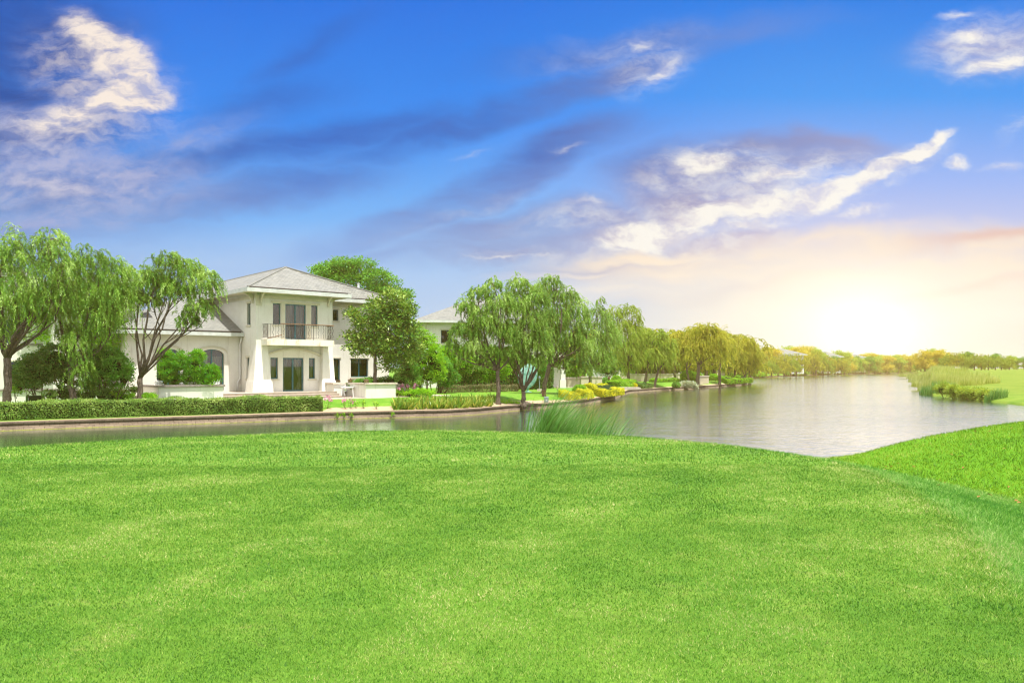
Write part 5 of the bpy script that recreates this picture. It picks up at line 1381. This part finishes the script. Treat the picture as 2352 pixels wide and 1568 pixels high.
# ------------------------------------------------------------------ garden pieces of the middle bank
sc = thing('disc_sculpture', 'large pale green weathered bronze disc sculpture standing behind the forked willow', 'sculpture', at(1212, 68.5))
m = MB(); N = 40; V = []; 
for ring, (rr, th) in enumerate([(0, .10), (.35, .09), (.7, .075), (.9, .06), (.985, .045), (1.0, .0)]):
    for k in range(N):
        a = 2 * math.pi * k / N; rx = .86 * rr; rz = 1.18 * rr
        V.append((rx * math.cos(a), -th - .05 * (1 - rr * rr), rz * math.sin(a)))
nb = len(V)
V += [(x, -y * .8, z) for x, y, z in V[:nb]]
F_ = [(i * N + k, i * N + (k + 1) % N, (i + 1) * N + (k + 1) % N, (i + 1) * N + k) for i in range(5) for k in range(N)]
F_ += [(nb + i * N + k, nb + (i + 1) * N + k, nb + (i + 1) * N + (k + 1) % N, nb + i * N + (k + 1) % N) for i in range(5) for k in range(N)]
m.add(V, F_); o = m.build('disc', M_VERD, sc, smooth_=True); o.location = (0, 0, 1.42); o.rotation_euler = (R(-6), R(22), R(10))
m = MB(); m.lathe([(.35, -.05), (.35, .06), (.12, .10), (.09, .42)], 16); m.build('base', M_VERD, sc)

lp = thing('garden_post_light', 'slim grey post light on a stone block between two middle willow trunks', 'lamp', at(1239, 72))
m = MB(); m.box(-.22, .22, -.22, .22, -.1, .20); m.build('base_block', M_COPINGL, lp)
m = MB(); m.lathe([(.055, .20), (.05, 1.15)], 10); m.build('post', M_GREYBOX, lp)
m = MB(); m.lathe([(.09, 1.15), (.10, 1.18), (.10, 1.36), (.03, 1.42)], 10); m.build('lamp_head', M_GREYBOX, lp)
ub = thing('utility_box', 'grey green metal utility box with a sloped lid behind the reeds', 'box', at(1255, 59.8))
m = MB(); m.hexa([(-.17, -.13, -.05), (.17, -.13, -.05), (.17, .13, -.05), (-.17, .13, -.05)], [(-.17, -.13, .40), (.17, -.13, .40), (.17, .13, .46), (-.17, .13, .46)]); m.build('cabinet', M_GREYBOX, ub, bevel=.01)
m = MB(); m.box(-.14, .14, -.143, -.132, .04, .36); m.build('door', mat('box_door', (.26, .33, .32), (.2, .26, .26), 3, .5), ub)
m = MB(); m.lathe([(.03, .0), (.03, .06)], 8, (0, -.15, .14)); m.build('dial', M_WHITE, ub)
ub2 = thing('utility_box', 'small brown box beside the leaning willow trunk', 'box', at(1249.5, 62.5))
m = MB(); m.box(-.17, .17, -.12, .12, -.05, .50); m.build('cabinet', M_WOODD, ub2, bevel=.01)
m = MB(); m.box(-.19, .19, -.14, .14, .502, .54); m.build('lid', M_WOODD, ub2)
sg = thing('garden_stake_light', 'short cream headed stake light in front of the yellow hedge', 'lamp', at(1280, 63.5))
m = MB(); m.tube([(0, 0, -.05), (0, 0, .62)], .014, 6); m.build('stake', M_IRON, sg)
m = MB(); m.lathe([(.03, .60), (.075, .66), (.085, .86), (.05, .88)], 10); m.build('lamp_head', M_TIPI, sg)

def wpath(pts): return [(X2x(X, d), d) for X, d in pts]
hedge('thin brown stemmed hedge behind the sword leaved lawn', wpath([(1008, 67.5), (1110, 69), (1185, 71)]), .7, .62, 6500, 62, M_BROWNH, .08, .028, stems=True, core=False)
hedge('yellow topped hedge in front of the stake light', wpath([(1296, 63.2), (1335, 65.5), (1350, 69.5)]), 1.1, .62, 7000, 63, M_YELLOW, .085, .032, stems=True, core=False)
hedge('tall dark backdrop hedge added as shade behind the middle willows, in front of the second villa', wpath([(1012, 77), (1130, 79), (1262, 82)]), 1.6, 3.1, 22000, 650, M_DARKL, .16, .06, rnd=.3)  # added dark backdrop standing in for shade among the shrubs
ball('rounded green shrub in the yellow hedge', 1331, 896, 16, 12, 68, M_LIME, 64, 3600, L=.08)
hedge('bright yellow clipped hedge at the bend of the wall', wpath([(1362, 71.5), (1395, 74.3), (1413, 78.5)]), 1.9, .66, 13000, 65, M_YELLOW, .10, .038)
hedge('bright green low hedge behind the yellow hedge', wpath([(1408, 90), (1430, 96), (1446, 103)]), 1.8, .62, 7000, 66, M_LIME, .12, .04)
ball('clipped green ball shrub in front of the dark shrub screen', 1415.5, 873, 10.5, 10.5, 98, M_LIME, 67, 5200, L=.085)
shrub('green shrub between the pillar and the clipped ball', 1393, 98, [(1390, 876, 9, 8), (1403, 878, 7, 6)], 1800, 68, M_BROAD, .12, .045, .2, stems=2)
ball('small yellow shrub at the end of the green low hedge', 1457, 885, 6.5, 4.5, 99.5, M_YELLOW, 69, 1500, L=.10)
hedge('dark low hedge patch at the foot of the slanting willow', wpath([(1466, 100.5), (1490, 104)]), 1.2, .42, 2600, 70, M_DARKL, .12, .045)
bp = thing('bollard_light', 'brown bollard light left of the clipped ball', 'lamp', at(1398.5, 95))
m = MB(); m.lathe([(.10, -.05), (.10, .80), (.14, .82), (.14, 1.05), (.05, 1.12)], 10); m.build('post', M_WOODD, bp)
m = MB(); m.lathe([(.13, .0), (.13, .36), (.08, .38)], 10, (.32, 0, 0)); m.build('meter_box', M_GREYBOX, bp)
ball('big round clipped shrub behind the curved willow', 1580, 867, 17, 14, 124, M_LIME, 81, 6500, L=.13)
ball('round clipped shrub joined to the right of the big one', 1600, 869, 12, 12, 124, M_LIME, 82, 4200, L=.13)
ball('round yellow green clipped shrub right of the cream block', 1638, 868, 11, 8.5, 136, M_LIME, 83, 4200, L=.13)
shrub('silvery trailing shrub spilling over the wall edge', 1578, 111.5, [(1570, 882, 10, 5), (1585, 884, 12, 6), (1595, 888, 6, 4)], 3600, 84, M_SILVER, .17, .05, .3, stems=2, core=.5)
ball('dark green mound left of the silvery shrub', 1553, 886, 9, 6.5, 107.5, M_BROAD, 85, 2200, L=.12)
hedge('low green ground hedge in front of the far low wall', wpath([(1500, 118), (1540, 121), (1556, 122)]), 1.4, .45, 3600, 86, M_LIME, .14, .05)
hedge('clipped hedge on the headland before the upright willow', wpath([(1658, 130), (1692, 134)]), 2.2, .85, 5200, 87, M_LIME, .15, .05)
hedge('clipped hedge at the tip of the headland', wpath([(1700, 140), (1717, 144)]), 2.0, .8, 3400, 88, M_LIME, .15, .05)
hedge('long yellow green hedge behind the headland willows', wpath([(1660, 160), (1712, 175)]), 2.5, .9, 4600, 89, M_LIME, .18, .06)
def block(name, label, X0, X1, d0, d1, h, cat='wall', cop=True, mt=None):
    a = at(X0, d0); b = at(X1, d1); dv = Vector((b.x - a.x, b.y - a.y, 0)); rz = math.atan2(dv.y, dv.x); L = dv.length
    z = min(a.z, b.z); r = thing(name, label, cat, (a.x, a.y, z), rz)
    m = MB(); m.box(0, L, 0, .8 if L < 3 else .35, -.3, h); m.build('wall_body', mt or M_TIPI, r)
    if cop:
        m = MB(); m.box(-.08, L + .08, -.08, (.8 if L < 3 else .35) + .08, h + .002, h + .13); m.build('coping', M_COPINGL, r)
    return r
block('boundary_wall', 'long shaded low wall behind the headland willows', 1428, 1566, 124, 132, 1.15, mt=M_TIPI)
block('pier_wall', 'cream block wall with stone cap right of the big round shrub', 1607, 1628, 119, 123, 1.25)
block('pier_wall', 'small cream block wall deep between the headland willows', 1645, 1668, 158, 160, 1.6)
bx = thing('utility_box', 'small white box on the lawn of the headland', 'box', at(1656, 140)); m = MB(); m.box(-.3, .3, -.2, .2, -.1, .62); m.build('cabinet', M_WHITE, bx, bevel=.02); m = MB(); m.box(-.33, .33, -.23, .23, .622, .68); m.build('lid', M_WHITE, bx)

# ------------------------------------------------------------------ other houses
def house(label, X, d, turn, wd, dp, hw, rise, over=1.0, zb=None, wins=(), tower=None, porch=None, name='house'):
    """hip roofed stucco house: X, d of its left front corner; turn = bearing of its front"""
    b = at(X, d); 
    if zb is not None: b.z = zb
    r = thing(name, label, 'house', b, turn)
    fr = lambda u, w, z: (u, w, z); lf = lambda u, w, z: (w, u, z)
    m = MB(); wall_sheet(m, fr, 0, wd, -.5, hw, [q[:4] for q in wins if q[4] == 'f']); wall_sheet(m, lf, 0, dp, -.5, hw, [q[:4] for q in wins if q[4] == 'l'])
    m.poly([(wd, 0, -.5), (wd, dp, -.5), (wd, dp, hw), (wd, 0, hw)]); m.poly([(0, dp, -.5), (0, dp, hw), (wd, dp, hw), (wd, dp, -.5)]); m.build('wall', M_STUCCO, r)
    for q in wins: window(r, fr if q[4] == 'f' else lf, *q[:4], cols=q[5], curtain=None)
    o_ = over; z = hw
    m = MB(); m.hexa([(-o_ + .04, -o_ + .04, z), (wd + o_ - .04, -o_ + .04, z), (wd + o_ - .04, dp + o_ - .04, z), (-o_ + .04, dp + o_ - .04, z)], [(-o_ + .04, -o_ + .04, z + .05), (wd + o_ - .04, -o_ + .04, z + .05), (wd + o_ - .04, dp + o_ - .04, z + .05), (-o_ + .04, dp + o_ - .04, z + .05)]); m.build('soffit', M_TRIM, r)
    m = MB(); fascia_run(m, [(-o_, dp + o_), (-o_, -o_), (wd + o_, -o_), (wd + o_, dp + o_), (-o_, dp + o_)], z - .03, z + .25, -.05); m.build('fascia', M_FASCIA, r)
    e = z + .26; k = (min(wd, dp) / 2 + o_)
    if wd >= dp: A, B = (-o_ + k, dp / 2, e + rise), (wd + o_ - k, dp / 2, e + rise)
    else: A, B = (wd / 2, -o_ + k, e + rise), (wd / 2, dp + o_ - k, e + rise)
    c = [(-o_, -o_, e), (wd + o_, -o_, e), (wd + o_, dp + o_, e), (-o_, dp + o_, e)]
    if wd >= dp: fs = [[c[0], c[1], B, A], [c[1], c[2], B], [c[2], c[3], A, B], [c[3], c[0], A]]
    else: fs = [[c[0], c[1], A], [c[1], c[2], B, A], [c[2], c[3], B], [c[3], c[0], A, B]]
    roof_mesh('roof', fs, r, M_SLATE)
    m = MB(); tbox(m, fr, -.04, wd + .04, -.05, -.002, hw * .52, hw * .52 + .16); m.build('string_course', M_COPING, r)
    return r
# neighbour at the far left
h0 = house('cream house behind the big willow at the left edge', -210, 50, R(12), 8.2, 10, 6.6, 2.6, zb=1.2, wins=[(5.9, 7.3, .15, 2.35, 'f', 2), (5.2, 6.6, 3.6, 5.2, 'f', 2)], over=.9)
w0 = low_wall('garden_wall', 'low cream wall with grey coping in front of the left neighbour house', [(0, 9.5, 0, .3)], [(-.1, 9.6, -.1, .4)], ztop=.75, zb=-.3)
p = at(-160, 46); w0.location = p; w0.rotation_euler = (0, 0, R(10))
# second villa, behind the middle willows
h3 = house('second cream villa behind the middle willows with grey hip roof', 972, 84, R(8), 16, 12, 7.2, 3.0, zb=.95, wins=[(1.95, 3.15, 4.95, 6.4, 'f', 1), (9.0, 10.2, 4.95, 6.4, 'f', 1), (12.8, 14.0, 4.4, 5.9, 'f', 1), (4.5, 6.5, .6, 2.8, 'f', 2)])
for sx_, dv in (((.35), (0, -1, 0)), ((-.0), (-1, 0, 0))): pass
bracket(h3, (.3, 0, 7.2), (0, -1, 0)); bracket(h3, (0, .45, 7.2), (-1, 0, 0))
m = MB()
for px_ in (13.4, 15.2): m.box(px_ - .22, px_ + .22, -2.4, -1.96, 0, 3.1); m.box(px_ - .34, px_ + .34, -2.5, -1.86, 0, .9)
m.build('column', M_STUCCO, h3); m = MB(); m.box(12.9, 15.8, -2.7, -.06, 3.11, 3.5); m.build('porch_roof', M_TRIM, h3)
st = thing('garden_steps', 'flight of grey steps leading up to the porch of the second villa', 'steps', at(1286, 88), 0)
for i in range(4):
    m = MB(); m.box(-.9, 1.4, .34 * i, 3.0 + (.34 * i * 0), -.3 + .15 * i + (.001 * i), .15 * (i + 1) - .002) if False else m.box(-.9, 1.4, .34 * i, .34 * (i + 1) - .002, -.3, .15 * (i + 1)); m.build('step', M_PAVE, st)
block('pier_wall', 'square cream garden pier with stone cap, right of the porch steps', 1304, 1332, 86.5, 87.5, 1.0)
block('garden_wall', 'long cream garden wall right of the square pier', 1335, 1383, 91, 93.5, 1.05)
block('garden_wall', 'cream garden wall left of the porch steps', 1246, 1276, 87, 88, .95)
lp2 = thing('garden_post_light', 'brown post light standing on the long garden wall by the pier', 'lamp', (X2x(1327, 92), 91.2, 1.9))
m = MB(); m.lathe([(.09, .15), (.07, .9), (.22, 1.0), (.28, 1.12), (.05, 1.3)], 10); m.build('post', M_WOODD, lp2)
pv = thing('garden_path', 'pale paved path in front of the second villa steps', 'path', at(1255, 84.5)); m = MB(); m.box(-.5, 10.5, .2, 1.6, -.2, .03); m.build('paving', M_COPINGL, pv); pv['kind'] = 'structure'
ball('dark clipped shrub left of the leaning willow trunk', 1238, 886, 9, 9, 78, M_DARKL, 91, 2600, L=.09)
ball('small dark clipped shrub right of the leaning willow trunk', 1252, 881, 5, 7, 80, M_DARKL, 92, 1600, L=.09)
# third villa
house('third villa with grey roof rising behind the mid willows', 1395, 150, R(14), 17, 12, 6.9, 3.3, zb=1.3, wins=[(6, 7.4, 4.2, 5.6, 'f', 1), (11, 12.4, 4.2, 5.6, 'f', 1)])
house('fourth villa half hidden by the headland willows', 1490, 168, R(14), 13, 12, 7.6, 3.2, zb=1.3, wins=[(2, 3.4, 4.4, 5.8, 'f', 1), (8, 9.4, 4.4, 5.8, 'f', 1)])
# distant shore
FH = [(1785, 300, 12, 'distant villa with a broad pale roof, nearest of the far shore'), (1893, 355, 9, 'distant villa second along the far shore'), (1962, 420, 10, 'distant villa with a long low roof, third along the far shore'), (2046, 480, 5, 'small distant villa standing alone at the far end of the lake')]
for i, (X, d, wd, lb) in enumerate(FH):
    house(lb, X, d, R(14 if i < 3 else 4), wd, 11 if i < 3 else 5, 6.9 if i != 3 else 6.2, 2.4 if i < 3 else 1.6, zb=1.5, wins=[(wd - 2.4, wd - 1.2, 3.9, 5.5, 'f', 1), (wd - 2.4, wd - 1.2, .3, 2.6, 'f', 1)])

# ------------------------------------------------------------------ distant trees: five kinds, copied
def proto_tree(seed, W_, H_, m_, will, n):
    rg = np.random.default_rng(seed); root = thing('willow_tree' if will else 'broadleaf_tree', 'x', 'tree', (0, 0, 0), 0, 'trees on the distant shore')
    bl = []
    for i in range(12):
        a = rg.uniform(0, 6.28); q = rg.uniform(.15, .62); zz = rg.uniform(.24, .80)
        bl.append(((math.cos(a) * q * W_ / 2, math.sin(a) * q * W_ / 2, H_ * zz), (W_ * .22, W_ * .22, H_ * .16)))
    bl.append(((0, 0, H_ * .84), (W_ * .2, W_ * .2, H_ * .13)))
    make_trunk(root, W_ * .035, (0, 0, H_ * .28), bl, rg, M_BARK, 1)
    if will: me = willow_crown(bl, n // 40, rg, .15, leafL=.34, leafW=.06, nl=20, m_=m_)
    else: me = clump_leaves(bl, n, rg, .42, .15, m_, 40, .9, .5)
    link('crown', me, root); return root
PR_ = [proto_tree(401, 8, 8.5, M_HAZEGOLDW, True, 14000), proto_tree(402, 9, 9, M_WILLOW_HAZE, False, 8000), proto_tree(403, 8, 8, M_WILLOW_HAZE, True, 14000), proto_tree(404, 11, 9.5, M_GOLD, False, 8000), proto_tree(405, 9, 10, M_BROAD, False, 8000)]
used = set()
def far_tree(kind, X, d, Ytop, label):
    p = at(X, d); Hh = Y2z(Ytop, d) - p.z; h0 = [8.5, 9, 8, 9.5, 10][kind]; sc_ = Hh / (h0 * .98); rz = (X * 7.3) % 6.28
    if kind in used: return copy_thing(PR_[kind], p, rz, sc_, label)
    used.add(kind); r = PR_[kind]; r.location = p; r.rotation_euler.z = rz; r.scale = (sc_,) * 3; r['label'] = label; return r
FT = [(0, 1752, 262, 812), (3, 1766, 300, 797), (2, 1772, 255, 826), (0, 1787, 262, 820), (1, 1758, 320, 800), (0, 1801, 268, 813), (2, 1815, 275, 815), (0, 1829, 285, 812), (3, 1837, 330, 795), (1, 1812, 345, 796), (3, 1855, 350, 795), (1, 1868, 352, 800),
      (0, 1874, 305, 808), (2, 1890, 318, 816), (0, 1902, 330, 818), (1, 1925, 372, 806), (4, 1918, 350, 818), (3, 1940, 380, 810), (0, 1932, 345, 822), (1, 1950, 390, 818), (4, 1965, 400, 818), (3, 1985, 430, 812), (1, 1978, 405, 824), (4, 1996, 415, 818), (0, 2010, 420, 826), (1, 2022, 440, 816), (4, 2036, 450, 818),
      (3, 2000, 460, 810), (1, 2058, 500, 815), (3, 2072, 500, 814), (1, 2083, 480, 824), (3, 2096, 480, 816), (0, 2108, 480, 822)]
for kX in range(14):
    FT.append(((1, 3)[kX % 2], 1740 + 27 * kX, 420 + 12 * (kX % 5), 815 + (kX * 5) % 9))
FR = [(3, 2124, 300, 804), (1, 2140, 310, 802), (3, 2158, 300, 803), (2, 2176, 290, 812), (0, 2192, 285, 810), (2, 2209, 285, 808), (4, 2222, 290, 808), (2, 2238, 280, 811), (0, 2254, 280, 813), (2, 2270, 275, 814), (4, 2286, 280, 812), (2, 2300, 270, 815), (1, 2318, 280, 817), (4, 2336, 330, 822), (4, 2352, 335, 819), (1, 2372, 330, 822),
      (1, 2115, 330, 818), (1, 2165, 330, 812), (1, 2215, 330, 814), (1, 2262, 320, 818), (4, 2310, 330, 822), (1, 2400, 330, 820), (4, 2430, 320, 818)]
BT = [(1, 1290, 175, 770), (3, 1340, 185, 762), (1, 1395, 190, 765), (4, 1440, 200, 770), (3, 1480, 215, 780), (1, 1560, 215, 778), (4, 1600, 220, 782), (3, 1650, 235, 790), (1, 1700, 240, 795)]
KN = ['haze gold drooping tree', 'round green tree', 'green drooping tree', 'broad bright crowned tree', 'dark round tree']
NUM = ['', 'first', 'second', 'third', 'fourth', 'fifth', 'sixth', 'seventh', 'eighth', 'ninth', 'tenth', 'eleventh', 'twelfth', 'thirteenth', 'fourteenth', 'fifteenth', 'sixteenth', 'seventeenth', 'eighteenth', 'nineteenth', 'twentieth']
def ordinal(n): return 'leftmost' if n == 1 else NUM[n] + ' from the left'
def name_far(lst, where):
    cnt = {}
    for k, X, d, Y in sorted(lst, key=lambda q: q[1]):
        wh = where(d); c = cnt[(k, wh)] = cnt.get((k, wh), 0) + 1
        far_tree(k, X, d, Y, '%s %s from the left, %s' % (NUM[c], KN[k], wh))
name_far(FT, lambda d: 'at the distant water edge' if d < 330 else ('among the distant villas' if d < 412 else 'on the skyline behind the distant villas'))
MT = [(2, 1462, 128, 752), (0, 1492, 140, 756), (2, 1522, 132, 758), (0, 1538, 150, 760), (0, 1570, 135, 762), (0, 1622, 140, 757), (2, 1640, 150, 765), (0, 1672, 160, 768), (0, 1696, 168, 772), (0, 1722, 165, 778)]
name_far(MT, lambda d: 'among the headland willows')
name_far(BT, lambda d: 'behind the villas of the middle bank')
name_far(FR, lambda d: 'in front of the right hand grove' if d < 305 else 'at the back of the right hand grove')
for i, (X0, X1, off) in enumerate([(1726, 1750, 3), (1800, 1850, 3), (1870, 1905, 4), (1920, 1960, 4), (1962, 2040, 5), (2040, 2100, 5)]):
    hedge(['low hedge at the left start of the distant shore', 'low hedge before the nearest distant villa', 'low hedge below the drooping trees of the distant shore', 'low hedge before the second distant villa', 'long low hedge along the distant lake edge', 'low hedge before the small lone distant villa'][i],
          along(X0, X1, off, 5), 3, 1.2, 2600, 500 + i, M_LIME, .35, .12)

# ------------------------------------------------------------------ reeds
blades('reeds', 'large clump of tall green reeds bending right at the near water edge', 'reeds', X2x(1248, 24.9), 24.9, .62, .5, 1150, 2.9, .015, (.46, 0), 601, M_REED, kind='stuff', zf=lambda x, y: np.full_like(x, -.1), fan=.16, segs=8)
blades('reeds', 'thinner clump of tall green reeds right of the large one', 'reeds', X2x(1345, 24.4), 24.4, .85, .45, 360, 2.55, .015, (.44, 0), 602, M_REED, kind='stuff', zf=lambda x, y: np.full_like(x, -.1), fan=.17, segs=8)
blades('reeds', 'sparse low reed blades at the right end of the near reeds', 'reeds', X2x(1425, 23.6), 23.6, .5, .3, 50, 2.1, .010, (.5, 0), 603, M_REED, kind='stuff', zf=lambda x, y: np.full_like(x, -.1), fan=.2, segs=8)
RB = [(2124, 236, 7, 10, 1700, 2.0, .035, 'pale reed bed at the farthest point of the right bank'), (2150, 190, 6, 9, 1700, 2.1, .03, 'pale reed bed second along the right bank'), (2175, 140, 5, 10, 1700, 1.8, .025, 'pale reeds in the middle of the right bank'),
      (2162, 106, 2.6, 6, 2400, 1.7, .02, 'pale feathery reeds behind the leafy bank shrubs'), (2156, 88, 1.4, 3, 1500, 1.5, .017, 'green reeds standing at the corner of the right bank'), (2198, 103, 3.2, 4, 2200, 1.6, .02, 'pale reeds right of the bank corner'), (2250, 104, 2.6, 2.5, 1700, 1.45, .02, 'isolated pale reed patch on the fairway edge'),
      (2292, 71, 1.0, .8, 500, 1.2, .015, 'dark reeds at the right end of the leafy bank shrubs')]
for i, (X, d, sx, sy, n, h, wd, lb) in enumerate(RB):
    blades('reeds', lb, 'reeds', X2x(X, d), d + (0 if i < 3 else .3), sx, sy, n, h, wd, (.12, 0), 610 + i, M_REEDP if i not in (4, 7) else M_REED, kind='stuff', zf=lambda x, y: np.maximum(far_z(x, y), -.05), fan=.12)
for i, (X, Y, rx, ry, d) in enumerate([(2165, 893, 14, 14, 81), (2190, 897, 15, 13, 79), (2215, 902, 13, 12, 77), (2240, 903, 16, 13, 75.5), (2262, 907, 14, 11, 73.5), (2284, 911, 10, 9, 72)]):
    shrub('leafy bright bank shrub, %s from the left at the water of the right bank' % ORD[i], X, d, [(X, Y, rx, ry), (X + 6, Y + 4, rx * .7, ry * .8)], 2400, 630 + i, M_WILLOW_HAZE, .20, .035, .3, stems=3, core=.6, group='leafy shrubs along the right bank')
# dry fallen leaves on the right lawn
rg = np.random.default_rng(77)
def leaf_mesh():
    m = MB(); m.add([(-.035, 0, 0), (0, -.018, .012), (.04, 0, .004), (0, .018, .014)], [(0, 1, 2), (0, 2, 3)]); me = bpy.data.meshes.new('fallen_leaf'); me.from_pydata(m.v, [], m.f); me.materials.append(M_LEAFORANGE); return me
lm = leaf_mesh()
for i in range(46):
    d = rg.uniform(11, 24); X = rg.uniform(1990, 2345); x = X2x(X, d); z, s = near_z(np.array([[x, d]]))
    if s[0] < .3 or z[0] < .2: continue
    o = link('fallen_leaf', lm, None, label='small dry tan leaf lying on the grass of the right hand slope', category='leaf', group='fallen leaves on the right slope')
    o.location = (x, d, float(z[0]) + .035); o.rotation_euler = (rg.uniform(-.4, .4), rg.uniform(-.4, .4), rg.uniform(0, 6.28)); o.scale = (1.3,) * 3

# ------------------------------------------------------------------ haze
M_HAZE, _t, _o = newmat('warm_haze')
_v = _t.node('ShaderNodeVolumePrincipled')
_v.inputs['Color'].default_value = (1.0, .63, .22, 1); _v.inputs['Density'].default_value = .0007; _v.inputs['Anisotropy'].default_value = .35
_v.inputs['Absorption Color'].default_value = (1, 1, 1, 1)
_t.l.new(_v.outputs[0], _o.inputs['Volume'])
m = MB(); m.box(-420, 420, -40, 620, -2.6, 17.5); hz = m.build('haze', M_HAZE, kind='stuff', label='warm sunlit haze over the lake and far shore', category='haze')
